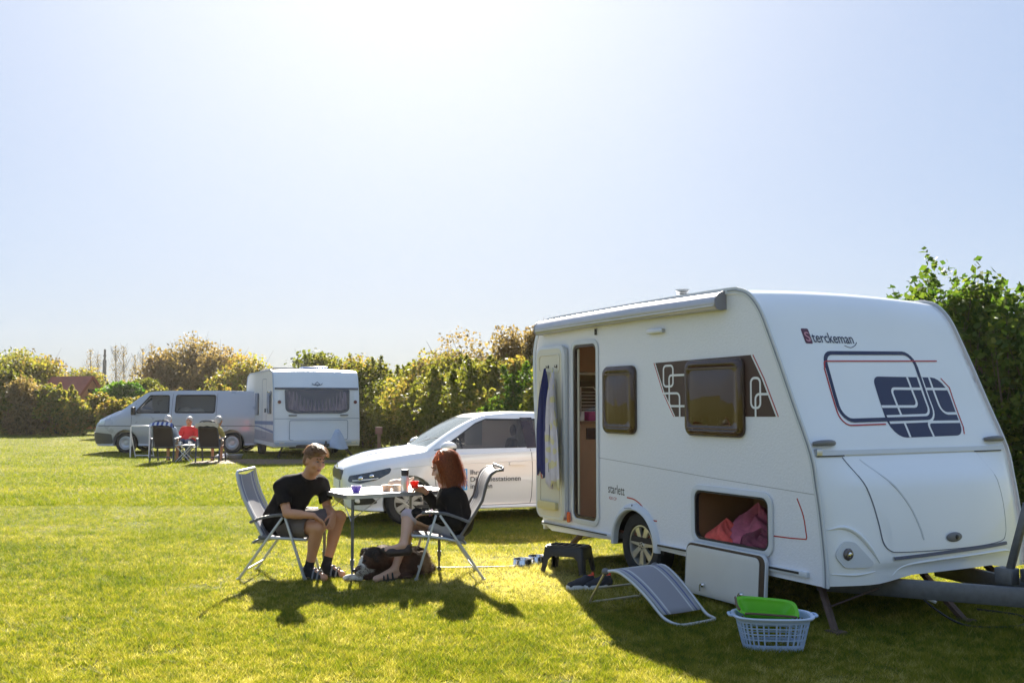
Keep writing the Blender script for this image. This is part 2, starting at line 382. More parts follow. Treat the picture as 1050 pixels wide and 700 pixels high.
def wheel(parent, c, r, w, rim_r, axis_y=-1, spokes=8, style='alloy', rimmat=None, name='wheel'):
    """wheel on a y axle, outer face towards axis_y; > tyre, rim, hub_cap"""
    y = axis_y; h = w/2
    t = MB(); t.lathe([(rim_r,-h*.86),(rim_r*1.08,-h*.98),(r*.9,-h),(r*.975,-h*.8),(r,-h*.5),(r,h*.5),(r*.975,h*.8),(r*.9,h),(rim_r*1.08,h*.98),(rim_r,h*.86),(rim_r*.97,0)], c, 'y', 40, caps=False)
    for k in (-.3,0,.3): t.lathe([(r*1.001,k*w-.004),(r*.99,k*w),(r*1.001,k*w+.004)], c, 'y', 40, caps=False)
    to = t.build('wheel', RUBBER, parent)
    rm = MB(); c = V(*c); yo = h*.8*y
    rm.lathe([(rim_r*.99, yo*1.05),(rim_r*.93, yo*1.06),(rim_r*.88, yo*.7),(rim_r*.86, -yo*.6)], c, 'y', 40, caps=False)
    if style == 'alloy':
        for i in range(spokes):
            a = 2*math.pi*i/spokes+.2; d = V(math.cos(a),0,math.sin(a)); q = V(-d[2],0,d[0])
            wa, wb = rim_r*.10, rim_r*.17
            P = [c+d*rim_r*.12+q*wa+V(0,yo*.95,0), c+d*rim_r*.12-q*wa+V(0,yo*.95,0), c+d*rim_r*.9-q*wb+V(0,yo*1.0,0), c+d*rim_r*.9+q*wb+V(0,yo*1.0,0)]
            B = [p-V(0,yo*.35,0) for p in P]; rm.add(P+B, [(0,1,2,3),(7,6,5,4),(0,4,5,1),(1,5,6,2),(2,6,7,3),(3,7,4,0)])
        rm.lathe([(0,yo*1.05),(rim_r*.17,yo*1.03),(rim_r*.22,yo*.9),(rim_r*.22,yo*.4)], c, 'y', 20, caps=False)
    else:
        rm.lathe([(rim_r*.9,yo*.75),(rim_r*.72,yo*.95),(rim_r*.5,yo*.6),(rim_r*.34,yo*.55),(rim_r*.3,yo*.95),(0,yo*1.02)], c, 'y', 40, caps=False)
        for i in range(12):
            a = 2*math.pi*i/12; d = V(math.cos(a),0,math.sin(a)); rm.ell(c+d*rim_r*.62+V(0,yo*.84,0), (rim_r*.07,.006,rim_r*.07), None, 8, 5)
    rm.build('rim', rimmat or RIMM, to)
    d = MB(); d.lathe([(0,0),(rim_r*.84,0),(rim_r*.84,-.02*y)], c+V(0,yo*.2,0), 'y', 28); d.build('brake_disc', DARKU, to)
    if style == 'alloy':
        b = MB()
        for i in range(5):
            a = 2*math.pi*i/5; b.ell(c+V(math.cos(a)*rim_r*.12, yo*1.06, math.sin(a)*rim_r*.12), (.008,.004,.008), None, 8, 5)
        b.build('wheel_bolts', BLACKP, to)
    return to

# ================================================================ the big white caravan
CO = Vector((1.152, 9.05, 0)); CRZ = math.atan2(-.883, .47)
car = empty('touring_caravan', 'large white modern touring caravan with open door, brown windows and navy front emblem', 'caravan', CO, CRZ)
BW = 2.13
prof = [(-1.76,.40),(-1.83,1.0),(-1.89,1.52),(-1.915,2.05),(-1.89,2.22),(-1.82,2.35),(-1.70,2.43),(-1.5,2.46),(-.5,2.475),(.5,2.485),(1.25,2.487),(1.38,2.475),(1.48,2.44),(1.57,2.36),(1.64,2.26),(1.70,2.14),(1.82,1.89),(1.96,1.58),(2.12,1.23),(2.17,1.0),(2.205,.8),(2.235,.55),(2.245,.42),(2.245,.30)]
out = smooth_path([V(*p) for p in prof], 4)
arcC = (-.07, .31)
arch = [(arcC[0]+.322*math.cos(a), max(.30, arcC[1]+.322*math.sin(a))) for a in np.linspace(0, math.pi, 22)]
bottom = [(1.4,.30)]+arch+[(-.9,.29),(-1.57,.27),(-1.71,.32)]
outer = [tuple(p) for p in out]+bottom
door_h = rrect(-1.13,.445,-.695,2.175,.07); hatch_h = rrect(.80,.475,1.68,.875,.07)
w1 = (-.56,1.305,-.03,1.935); w2 = (.70,1.32,1.43,1.95)
hole = lambda w, m=.03: rrect(w[0]+m, w[1]+m, w[2]-m, w[3]-m, .05)
side = lambda s, z, t: (s, -t, z)
sw = MB(); sw.plate(outer, [door_h, hatch_h, hole(w1), hole(w2)], side, 0, -.028)
sw.build('side_wall', HAMMER, car)
fw = MB(); fw.plate(outer, [hole((-1.5,1.2,-.6,1.95)), hole((-.4,1.2,.7,1.95)), hole((.8,1.3,1.4,1.9))], lambda s,z,t: (s, BW+t, z), 0, -.028); fw.build('side_wall', HAMMER, car)
# roof and front skin
def sedge(z):
    zz = [p[1] for p in out[::-1] if p[0] > 1.3]; ss = [p[0] for p in out[::-1] if p[0] > 1.3]
    return float(np.interp(z, zz, ss))
def smst(a, b, x): t = min(1, max(0, (x-a)/(b-a))); return t*t*(3-2*t)
def bulge(w, z):
    u = abs(2*w/BW-1); g = 1-smst(.98, 1.22, z)*.9
    b = .15*(1-u**3.2)*g if z < 1.24 else .15*(1-u**3.2)*.1*(1-smst(1.24,1.7,z))
    # shallow step under the locker lid and a recess round the marker lamp
    if z < .46: b -= .02*smst(.46,.40,z)*smst(.25,.5,w)*smst(1.95,1.75,w)
    return b
def ffn(w, z, t): return (sedge(z)+bulge(w,z)+t, w, z)
rows = []
front_p = [p for p in out if p[0] > 1.35 and p[1] < 2.45]
roof_p = [p for p in out if not (p[0] > 1.35 and p[1] < 2.45) and p[1] > 2.04]
WS = [BW*(.5-.5*math.cos(math.pi*i/28)) for i in range(29)]
for p in roof_p:
    cr = .03*min(1, (p[1]-2.04)/.3); rows.append([(p[0], w, p[1]+cr*(1-(2*w/BW-1)**2)) for w in WS])
fz = list(np.linspace(2.44, 1.24, 26))+list(np.linspace(1.225, .31, 42))
for z in fz:
    cr = .03*smst(2.0, 2.44, z); r = []
    for w in WS:
        zz = z+cr*(1-(2*w/BW-1)**2)*1.0; b = bulge(w,z)
        if z < .34: zz = z+.05*smst(.35,.8,w)*smst(1.95,1.5,w)
        r.append((sedge(z)+b, w, zz))
    rows.append(r)
sk = MB(); sk.grid(rows)
skin = sk.build('body_shell', WHITE, car, smooth=50)
FB = bvh_of(skin); fo = lambda a, b: (3.6, a, b); FD = (-1,0,0)
# rear wall with a window
rw = MB(); rn = lambda w, z, t: (-1.76-.15*(z-.40)/1.65-t, w, z)
rw.plate([(0,.27),(BW,.27),(BW,2.05),(0,2.05)], [rrect(.25,1.50,1.85,1.90,.05)], rn, 0, -.03); rw.build('rear_wall', WHITE, car)
g = MB(); g.plate(rrect(.23,1.48,1.87,1.92,.05), [], rn, .01, .014); g.build('rear_window', BRGLASS, car)
# edge profiles along the roofline
for y, nm in ((-.006,0),(BW+.006,1)):
    e = MB(); P = [p for p in out]; e.ribbon(P, .05, lambda a,b,t: (a, y+(-t if nm == 0 else t), b), -.004, .010)
    e.build('edge_trim', TRIMW, car)
e = MB(); e.ribbon([(p[0]+.004,p[1]) for p in out if p[0] > 1.2], .008, side, .018, .022); e.build('trim_seal', mat('grey_seal',(.25,.27,.31),.5), car)
# skirt rail, body seam
sr = MB(); sr.bar((-1.74,-.012,.335),(-.42,-.012,.345),.028,.035); sr.bar((.27,-.012,.35),(2.08,-.012,.365),.028,.04); sr.build('skirt_rail', TRIMW, car, bevel=.004)
for a_, b_, h_ in (((-1.73,-.029,.340),(-.50,-.029,.350),.012),((.30,-.029,.355),(2.0,-.029,.37),.016)): sb = MB(); sb.bar(a_, b_, .006, h_); sb.build('rail_insert', BLACKP, car)
se = MB(); se.ribbon([(-.66,1.065),(0,1.035),(1,.985),(2.16,.94)], .004, side, 0, .0015); se.build('wall_seam', mat('seam_grey',(.30,.30,.31),.6), car)
# wheel arch fairing and wheel
af = MB(); A = np.linspace(-.06, math.pi+.06, 30); ring = []
for a in A:
    ca, sa = math.cos(a), math.sin(a); q = lambda r, y: (arcC[0]+r*ca, y, arcC[1]-.005+r*sa)
    ring.append([q(.314,.02), q(.314,-.03), q(.326,-.042), q(.356,-.032), q(.374,-.014), q(.378,.0)])
af.grid(ring); af.build('wheel_arch', TRIMW, car)
an = MB(); an.ribbon([(arcC[0]-.12,.628),(arcC[0]-.03,.640),(arcC[0]+.08,.622)], .006, side, .036, .040); an.ell((arcC[0]-.01,-.030,.664),(.010,.006,.010)); an.build('arch_fixing', GREYP, car)
wheel(car, (-.035,.115,.305), .305, .185, .185, -1, 7, 'alloy'); wheel(car, (-.035,BW-.115,.305), .305, .185, .185, 1, 7, 'alloy')
wb = MB(); wb.box((-.05,.26,.5),(.76,.02,.5)); wb.box((-.43,.13,.5),(.02,.24,.45)); wb.box((.33,.13,.5),(.02,.24,.45)); wb.box((-.05,.13,.74),(.78,.25,.02)); wb.build('wheel_box', DARKU, car)
# floor, chassis, drawbar
fl = MB(); fl.box((.22,BW/2,.355),(3.92,BW-.08,.05)); fl.build('floor', DARKU, car)
ch = MB()
for a, b in (((-1.7,.42,.29),(1.9,.42,.29)),((-1.7,1.71,.29),(1.9,1.71,.29))): ch.bar(a, b, .04, .13)
ch.bar((-1.3,.42,.28),(-1.3,1.71,.28),.05,.08); ch.bar((1.3,.42,.28),(1.3,1.71,.28),.05,.08)
ch.tube([(-.035,.1,.305),(-.035,BW-.1,.305)], .045, 10); ch.build('chassis', DARKU, car)
db = MB(); db.bar((1.75,.40,.235),(3.25,1.0,.30),.045,.13); db.bar((1.75,1.73,.235),(3.25,1.13,.30),.045,.13); db.build('drawbar', GALV, car, bevel=.006)
ht = MB(); ht.bar((3.0,1.065,.42),(3.75,1.065,.44),.08,.09); ht.tube([(3.7,1.065,.44),(3.86,1.065,.43)], .05, 12); ht.box((3.2,1.065,.40),(.22,.22,.10)); ht.build('hitch', GALV, car, bevel=.008)
hb = MB(); hb.bar((2.95,.98,.42),(3.12,.96,.92),.035,.05,(1,0,0)); hb.bar((3.12,.96,.92),(3.30,.96,1.0),.03,.03); hb.box((2.93,.99,.41),(.13,.09,.11)); hb.build('handbrake_lever', GALV, car, bevel=.006)
jw = MB(); jw.tube([(3.3,1.2,.85),(3.3,1.2,.14)], .024, 12); jw.lathe([(0,-.03),(.09,-.03),(.1,0),(.09,.03),(0,.03)], (3.3,1.2,.10), 'y', 20); jw.bar((3.26,1.2,.72),(3.36,1.2,.72),.02,.02); jw.build('jockey_wheel', GALV, car)
for a, b, c in (((2.02,.16,.29),(2.32,.0,.0),(2.30,.45,.27)), ((2.05,1.95,.29),(2.32,2.08,.0),(2.3,1.7,.27)), ((2.12,1.12,.30),(2.49,1.12,.0),None), ((-1.45,.35,.28),(-1.8,.3,.0),(-1.2,.5,.27)), ((-1.45,1.8,.28),(-1.8,1.85,.0),(-1.2,1.6,.27))):
    l = MB(); l.bar(a, b, .05, .035, (1,0,0)); l.box((b[0],b[1],.012),(.12,.10,.02))
    if c: l.bar((np.array(a)*.5+np.array(b)*.5), c, .015, .012)
    l.build('corner_steady', mat('rusty_steel',(.10,.065,.05),.7,metal=.3,var=.3,scale=20), car, bevel=.003)
cb = MB(); cb.tube([(2.3,.75,.27),(2.5,.80,.12),(2.65,.95,.02),(2.8,1.3,.015),(2.6,1.6,.015),(2.3,1.5,.02)], .008, 6, sm=6); cb.build('power_cable', BLACKP, car)
cb = MB(); cb.tube([(2.30,.62,.29),(2.42,.72,.22),(2.5,.80,.17)], .011, 6, sm=4); cb.build('hose', WHITEL, car)
# windows
for (x0,z0,x1,z1) in (w1, w2):
    f = MB(); f.plate(rrect(x0,z0,x1,z1,.07), [rrect(x0+.035,z0+.035,x1-.035,z1-.035,.05)], side, .002, .022); fo_ = f.build('window', mat('brown_seal',(.05,.03,.022),.35,var=.1), car, bevel=.004)
    P = []; n = 12
    for k, (ins, dp) in enumerate(((.004,.018),(.006,.030),(.014,.040),(.030,.046),(.055,.048),(.062,.042),(.10,.046),(.15,.050),(.20,.052),(.24,.053))):
        P.append([(a, -dp, b) for a, b in rrect(x0+ins,z0+ins,x1-ins,z1-ins,max(.02,.07-ins*.3),6)])
    g = MB(); g.grid(P, closed=True); m = len(P[0]); g.f.append(tuple((len(P)-1)*m+j for j in range(m))); g.build('pane', BRGLASS, fo_, smooth=60)
    bl = MB(); bl.grid([[(x0+.03+(x1-x0-.06)*i/24, .02+.006*math.sin(i*2.2), z) for i in range(25)] for z in (z0+.03,z1-.03)]); bl.build('blind', mat('brown_blind',(.09,.05,.032),.7,var=.2,scale=4), fo_)
    for zz_ in (z1-.075,z0+.065): bs = MB(); bs.bar((x0+.04,-.048,zz_),(x1-.04,-.048,zz_),.01,.012); bs.build('sash_rail', mat('brown_rail',(.09,.05,.03),.3), fo_)
# door opening frame
f = MB(); f.plate(rrect(-1.17,.40,-.66,2.215,.10), [rrect(-1.125,.45,-.70,2.17,.065)], side, .001, .014); df = f.build('door_frame', TRIMW, car, bevel=.003)
f = MB(); f.plate(rrect(-1.128,.447,-.697,2.173,.068), [rrect(-1.10,.475,-.72,2.145,.05)], side, .004, -.03); f.build('door_seal', mat('brown_seal',(.05,.03,.022)), df)
f = MB(); f.box((-1.085,.03,1.3),(.015,.02,1.66)); f.build('inner_jamb', CREAM, df, bevel=.004)
# door leaf folded back
dl = MB(); D0 = (-1.80,.40,-1.215,2.18)
dl.plate(rrect(*D0,.10), [], side, .018, .058); dleaf = dl.build('door', TRIMW, car, bevel=.008)
for (a,b,c,d,ins) in ((-1.735,1.90,-1.30,2.10,.02),(-1.725,1.02,-1.33,1.84,.012),(-1.71,.50,-1.31,.96,.015)):
    q = MB(); q.plate(rrect(a,b,c,d,.05), [rrect(a+ins,b+ins,c-ins,d-ins,.04)], side, .056, .068); q.build('door_moulding', CREAM, dleaf, bevel=.004)
q = MB(); q.plate(rrect(-1.77,.43,-1.27,2.15,.08), [], side, .057, .061); q.build('inner_lining', CREAM, dleaf)
q = MB(); q.plate(rrect(-1.70,.50,-1.33,.58,.03), [], side, .062, .10); q.build('door_bin', mat('yellowed_plastic',(.60,.52,.26),.45), dleaf, bevel=.01)
q = MB(); q.box((-1.245,-.03,1.28),(.016,.06,1.74)); q.box((-1.30,-.063,1.075),(.10,.008,.01)); q.box((-1.25,-.04,1.30),(.022,.07,.26)); q.build('door_hinge', ALU, dleaf)
for s in (-1.53,-1.36): q = MB(); q.tube([(s,-.06,1.96),(s,-.085,1.955),(s,-.09,1.975)], .005, 6); q.ell((s,-.063,1.965),(.014,.005,.018)); q.build('hook', BLACKP, dleaf)

q = MB(); q.ribbon([(-1.745,.83),(-1.725,.93),(-1.70,.95),(-1.68,.91),(-1.70,.87),(-1.66,.80)], .018, side, .0615, .063); q.build('sticker', REDL, dleaf)
q = MB(); q.plate(rrect(-1.215,.395,-1.165,.50,.02), [], side, .02, .035); q.build('reflector', mat('orange_red_reflector',(.75,.12,.03),.3), dleaf, bevel=.004)
q = MB(); q.plate([(-1.86,1.62),(-1.81,1.60),(-1.81,1.88),(-1.885,1.88)], [], side, .001, .003); q.plate([(-1.84,1.42),(-1.81,1.42),(-1.81,1.575),(-1.855,1.575)], [], side, .001, .003); q.build('decal', BROWNG, car)
# interior seen through the door
k = MB(); k.box((-1.62,1.05,.88),(.42,1.95,.98)); k.build('kitchen_cabinet', WOODL, car)
k = MB(); k.box((-1.60,1.05,1.385),(.46,1.97,.03)); k.build('worktop', WOOD, car)
k = MB(); k.box((-1.405,.6,1.27),(.012,.55,.12)); kp = k.build('hob_panel', BROWNG, car); 
for y in (.47,.56,.64,.72): k = MB(); k.lathe([(0,.025),(.016,.025),(.018,0)], (-1.40,y,1.27), 'x', 12); k.build('control_knob', ALU, kp)
k = MB(); k.box((-1.66,1.05,2.12),(.36,1.97,.40)); k.box((-1.48,1.05,2.02),(.02,1.97,.02)); k.build('overhead_locker', WOOD, car)
k = MB()
for i in range(7): k.tube([(-1.70,.45,1.49+i*.036),(-1.70,.64,1.49+i*.036)], .004, 6)
k.tube([(-1.70,.44,1.45),(-1.70,.44,1.76),(-1.70,.60,1.76),(-1.70,.66,1.70),(-1.70,.66,1.45)], .007, 6); k.build('plate_rack', WHITEL, car)
k = MB(); k.box((.05,.62,1.3),(.9,.03,1.75)); k.box((.8,1.9,.65),(2.0,.4,.5)); k.box((1.6,1.4,.64),(.55,1.3,.48)); k.build('furniture', WOODL, car)
k = MB(); k.box((0,1.06,.392),(3.4,2.0,.02)); k.build('carpet', mat('red_brown_carpet',(.17,.06,.035),.9,var=.2,scale=20), car)
k = MB(); k.box((-.1,BW/2,2.43),(3.1,BW-.06,.02)); k.build('ceiling_lining', CREAM, car)
# front locker hatch in the side wall
f = MB(); f.plate(rrect(.755,.43,1.725,.92,.10), [rrect(.80,.475,1.68,.875,.07)], side, .001, .018); hf = f.build('hatch_frame', TRIMW, car, bevel=.005)
f = MB(); f.plate(rrect(.798,.473,1.682,.877,.07), [rrect(.815,.49,1.665,.86,.06)], side, .012, -.02); f.build('hatch_seal', BLACKP, hf)
k = MB(); k.box((1.24,.63,.67),(.92,.02,.50)); k.box((.79,.33,.67),(.02,.62,.50)); k.box((1.69,.33,.67),(.02,.62,.50)); k.box((1.24,.33,.455),(.92,.62,.02)); k.box((1.24,.33,.905),(.92,.62,.02)); k.box((1.27,.60,.67),(.05,.05,.42)); k.build('locker_box', mat('bare_plywood',(.24,.12,.05),.6,var=.1,scale=6), car)
T = rad(4); hy = lambda u: -.035-math.sin(T)*u
def lidfn(s, u, t): return (s, -.028-math.sin(T)*u-t*math.cos(T), .455-math.cos(T)*u+0*t)
f = MB(); f.plate(rrect(.745,0,1.70,.415,.07), [], lidfn, 0, .03); lid = f.build('hatch_lid', TRIMW, car, bevel=.006)
f = MB(); f.plate(rrect(.755,.01,1.69,.40,.065), [rrect(.775,.028,1.635,.415,.05)] if 0 else [], lidfn, .029, .033); f.build('lid_seal', mat('brown_seal',(.05,.03,.022)), lid)
f = MB(); f.plate(rrect(.765,.03,1.635,.403,.05), [], lidfn, .032, .040); f.build('lid_lining', mat('grey_cream_plastic',(.64,.61,.55),.45,var=.03), lid, bevel=.004)
f = MB()
for s in (1.0,1.46):
    f = MB(); p = V(*lidfn(s,.325,.04)); f.lathe([(0,-.03),(.014,-.03),(.022,-.01),(.024,0)], p, 'y', 14); f.box(p+V(0,-.035,-.02),(.012,.012,.045)); f.build('barrel_lock', CHROME, lid)
# side decals
f = MB(); f.plate([(.25,1.945),(1.50,1.965),(1.62,1.78),(1.77,1.49),(.53,1.475),(.38,1.68)], [], side, .0005, .002); band = f.build('decal_band', BROWNG, car)
for P_r in ([(.235,1.945),(.365,1.68),(.515,1.475)],[(1.522,1.965),(1.642,1.78),(1.792,1.49)]): f = MB(); f.ribbon(P_r, .008, side, .0005, .0025); f.build('red_edge', REDL, band)
for P_r in ([(.25,1.945),(.38,1.68),(.53,1.475)],[(1.505,1.965),(1.625,1.78),(1.775,1.49)]): f = MB(); f.ribbon(P_r, .012, side, .0008, .003); f.build('white_edge', WHITEL, band)
f = MB()
f.ribbon(rrect(.375,1.735,.51,1.915,.035), .018, side, .0008, .003, True)
f.ribbon(roundline([(.70,1.83),(.455,1.83),(.455,1.565),(.60,1.565)],.03,4), .018, side, .0008, .0032)
f.ribbon(roundline([(.365,1.675),(.60,1.675),(.60,1.47)],.04,4), .018, side, .0008, .0034)
f.ribbon([(.60,1.565),(.70,1.565)], .018, side, .0008, .0032)
f.build('white_squares', WHITEL, band); f = MB()
f.ribbon(rrect(1.495,1.555,1.60,1.785,.04), .018, side, .0008, .003, True)
f.ribbon(roundline([(1.69,1.66),(1.545,1.66),(1.545,1.478)],.04,4), .018, side, .0008, .0034); f.build('white_squares', WHITEL, band)
text_mesh('lettering', 'starlett', (.27,.085), mat('dark_grey_letters',(.08,.07,.07),.5), car, (-.51,-.001,.745), (1,0,-.03), (0,0,1), bold=.006)
text_mesh('lettering', '420 CP', (.13,.028), REDL, car, (-.50,-.001,.685), (1,0,-.03), (0,0,1))
f = MB(); f.ribbon(smooth_path([V(-.20,.725),V(-.08,.715),V(.03,.67),V(.13,.59),V(.18,.56),V(.26,.557)],4), .012, side, .0005, .002); f.build('red_line', REDL, car); f = MB()
f.ribbon(smooth_path([V(1.97,.90),V(2.03,.78),V(2.06,.63)],4)+[V(2.055,.615),V(1.9,.605),V(1.72,.60)], .010, side, .0005, .002); f.build('red_line', REDL, car)
f = MB(); f.plate(rrect(.17,2.205,.40,2.245,.015), [], side, 0, .035); f.build('awning_lamp', ALU, car, bevel=.008)
# awning cassette
f = MB(); cs = [(0.,2.345),(-.05,2.335),(-.095,2.345),(-.112,2.375),(-.11,2.42),(-.08,2.465),(-.03,2.485),(0,2.488)]
f.grid([[(s, y, z+dz) for y, z in cs] for s, dz in ((-1.74,-.03),(-1.0,-.015),(0,-.0),(1.15,.0),(1.21,.0))]); f.f.append(tuple(range(len(cs)))); f.f.append(tuple(4*len(cs)+j for j in range(len(cs))))
aw = f.build('awning_cassette', mat('silver_cassette',(.42,.42,.45),.3,metal=.5,var=.06), car)
f = MB(); f.tube([(-1.72,-.112,2.345),(1.2,-.112,2.372)], .008, 6); f.build('awning_rail', ALU, aw)
for s_, dz_ in ((1.205,0),(-1.752,-.03)): f = MB(); f.plate([(y*1.04-.0,(z-2.40)*1.05+2.40+dz_) for y, z in cs], [], lambda a,b,t: (s_+t,a,b), 0, .016); f.build('end_cap', mat('mauve_grey_cap',(.24,.23,.26),.5), aw)
f = MB(); f.box((-.70,-.012,2.28),(.012,.02,.06)); f.build('door_catch', BLACKP, car)
# roof vent
f = MB(); f.tube([(-.15,.62,2.50),(-.15,.62,2.60)], .036, 14)
for i in range(4): f.lathe([(.036,0),(.058,.006),(.058,.012),(.036,.012)], (-.15,.62,2.585+i*.019), 'z', 16)
f.lathe([(.066,0),(.066,.012),(0,.02)], (-.15,.62,2.66), 'z', 16); f.build('roof_vent', ALU, car)
# front: lamps, handles, locker lid, lines
for y0, y1 in ((-.005,.235),(1.90,2.15)):
    a, b = (max(y0,.03), y1) if y0 < 1 else (y0, min(y1,2.11)); P = []
    for t in np.linspace(0,1,9):
        w = a+(b-a)*t; z = 1.300+.006*math.sin(math.pi*t); P.append((sedge(z)+.012+.045*math.sin(math.pi*t)**.6, w, z))
    f = MB(); f.tube(P, [.014,.020,.022,.022,.022,.022,.022,.020,.014], 10); f.build('grab_handle', GREYP, car)
f = MB(); f.ribbon([(w,1.232) for w in np.linspace(.03,BW-.03,24)], .035, ffn, -.004, .014); lidt = f.build('lid_rail', TRIMW, car)
f = MB(); f.ribbon([(w,1.212) for w in np.linspace(.04,.30,6)], .012, ffn, 0, .010); f.ribbon([(w,1.212) for w in np.linspace(1.72,2.06,6)], .012, ffn, 0, .010); f.build('rail_gap', BLACKP, lidt)
f = MB(); f.box((sedge(1.24)+.012,.06,1.238),(.03,.055,.05)); f.build('rail_bracket', ALU, lidt, bevel=.004)
LP = [(.28,1.20),(.34,1.06),(.39,.90),(.425,.72),(.445,.60),(.50,.54),(.60,.525),(1.0,.515),(1.4,.515),(1.72,.53),(1.80,.57),(1.83,.66),(1.835,.85),(1.80,1.03),(1.74,1.20)]
Lp = [tuple(p) for p in smooth_path([V(*p) for p in LP], 4)]
ll = patch(FB, Lp, fo, FD, -.004, .06, .009).build('gas_locker_lid', WHITE, car, smooth=50)
f = MB(); f.ribbon(Lp, .006, ffn, -.002, .0055); f.build('lid_gap', mat('seam_slate',(.12,.13,.17),.7), ll)
f = MB(); f.ribbon([tuple(p) for p in smooth_path([V(.43,1.18),V(.58,1.03),V(.72,.86),V(.80,.70),V(.83,.60)],5)], .012, ffn, .0045, .0085); f.build('lid_crease', mat('crease_white',(.60,.62,.65),.35), ll)
f = MB(); f.ribbon([(w, .485+.02*(w-.6)) for w in np.linspace(.52,1.80,20)], .022, ffn, 0, .012); f.build('bumper_strip', mat('blue_grey_rubber',(.10,.11,.16),.5), car)
f = MB(); f.ell((sedge(.6)+bulge(1.15,.6)+.012,1.15,.60),(.012,.085,.036)); lk = f.build('locker_lock', GREYP, ll)
f = MB(); f.ell((sedge(.6)+bulge(1.15,.6)+.024,1.165,.60),(.006,.018,.018)); f.build('keyhole', BLACKP, lk)
# moulded eye-brow round the marker lamp
f = MB(); f.tube([ffn(w,z,.002) for w,z in smooth_path([V(.03,.70),V(.14,.715),V(.24,.67),V(.33,.57),V(.40,.46)],5)], [.004,.014,.018,.016,.004], 8); f.tube([ffn(w,z,.001) for w,z in smooth_path([V(.03,.395),V(.2,.385),V(.36,.40)],5)], [.004,.010,.004], 8); f.build('lamp_moulding', WHITE, car, smooth=60)
f = MB(); f.tube([ffn(w,z,.0) for w,z in smooth_path([V(.52,.36),V(.62,.42),V(.80,.44),V(1.2,.45),V(1.75,.455),V(1.9,.42)],5)], [.002,.008,.01,.01,.01,.002], 8); f.build('fascia_crease', WHITE, car, smooth=60)
rr = patch(FB, roundpoly([(.055,.525),(.13,.625),(.21,.61),(.35,.455),(.30,.435),(.12,.435)],[.05,.06,.06,.03,.03,.06],6), fo, FD, .002, .03, .012).build('marker_lamp', TRIMW, car)
pc = ffn(.15,.53,.016); f = MB(); f.lathe([(0,.016),(.032,.012),(.044,0),(.044,-.01)], pc, 'x', 20); f.build('lens', mat('smoky_lens',(.10,.08,.08),.1,coat=.6), rr)
f = MB(); f.lathe([(0,.022),(.016,.018),(.02,.012)], pc, 'x', 12); f.build('bulb', CHROME, rr)
# emblem on the upper front
ln = lambda f, pts, w, t=.0035, closed=False: f.ribbon(dens(pts, closed), w, ffn, .0008, t, closed)
def dens(pts, closed=False):
    o = []; n = len(pts)
    for i in range(n if closed else n-1):
        a = V(*pts[i]); b = V(*pts[(i+1)%n]); k = max(1, int(np.linalg.norm(b-a)/.05)); o += [a+(b-a)*j/k for j in range(k)]
    return o if closed else o+[V(*pts[-1])]
f = patch(FB, roundpoly([(.915,1.80),(1.745,1.80),(1.685,1.335),(.86,1.325)],[.07,.14,.10,.14],6), fo, FD, .0005, .06, .0015); eb = f.build('emblem', NAVY, car)
f = MB(); nf = roundpoly([(.475,1.98),(1.475,2.0),(1.425,1.475),(.415,1.46)],.10,6)
u = lambda a, b: ((.915+(.86-.915)*b)+((1.745-.915)+((1.685-.86)-(1.745-.915))*b)*a, 1.80+(1.33-1.80)*b)
ln(f, roundline([u(.47,0),u(.50,.50),u(-.0,.50)],.05,4), .020); ln(f, roundline([u(1,.20),u(.20,.20),u(.24,1)],.04,4), .020)
ln(f, roundline([u(.78,0),u(.80,.62),u(1,.62)],.06,4), .020); ln(f, roundline([u(.56,1),u(.54,.76),u(1,.76)],.04,4), .020)
ln(f, roundline([(1.452,1.80),(1.425,1.475),(.90,1.466)],.10,6), .066, .0028)
f.build('white_lines', WHITEL, eb)
f = MB(); ln(f, nf, .030, .0045, True); f.build('navy_frame', NAVY, eb)
f = MB(); ln(f, roundline([(1.74,1.94),(.455,1.915),(.435,1.86)],.03,4), .010, .0055); ln(f, roundline([(.43,1.86),(.385,1.425),(.85,1.432)],.09,6), .010, .005)
ln(f, [(1.70,1.795),(1.76,1.72),(1.715,1.40),(1.69,1.345)], .008, .005); f.build('red_frame', REDL, eb)
upn = Vector((-.41,0,.912)); z0 = 2.062
text_mesh('lettering', 'terckeman', (.44,.090), NAVY, car, (sedge(z0)+.005,.418,z0), (0,1,0), upn, bold=.006)
f = patch(FB, rrect(.335,2.05,.41,2.17,.012), fo, FD, .0005, .04, .002); f.build('letter_tile', mat('plum_decal',(.09,.015,.04),.4), car)
text_mesh('lettering', 'S', (.05,.085), mat('pink_letter',(.55,.25,.30),.5), car, (sedge(2.067)+.0055,.348,2.067), (0,1,0), upn, bold=.01)
f = MB(); ln(f, [tuple(p) for p in smooth_path([V(.74,2.045),V(.80,2.03),V(.86,2.05),V(.89,2.075)],4)], .005); f.build('flourish', NAVY, car)

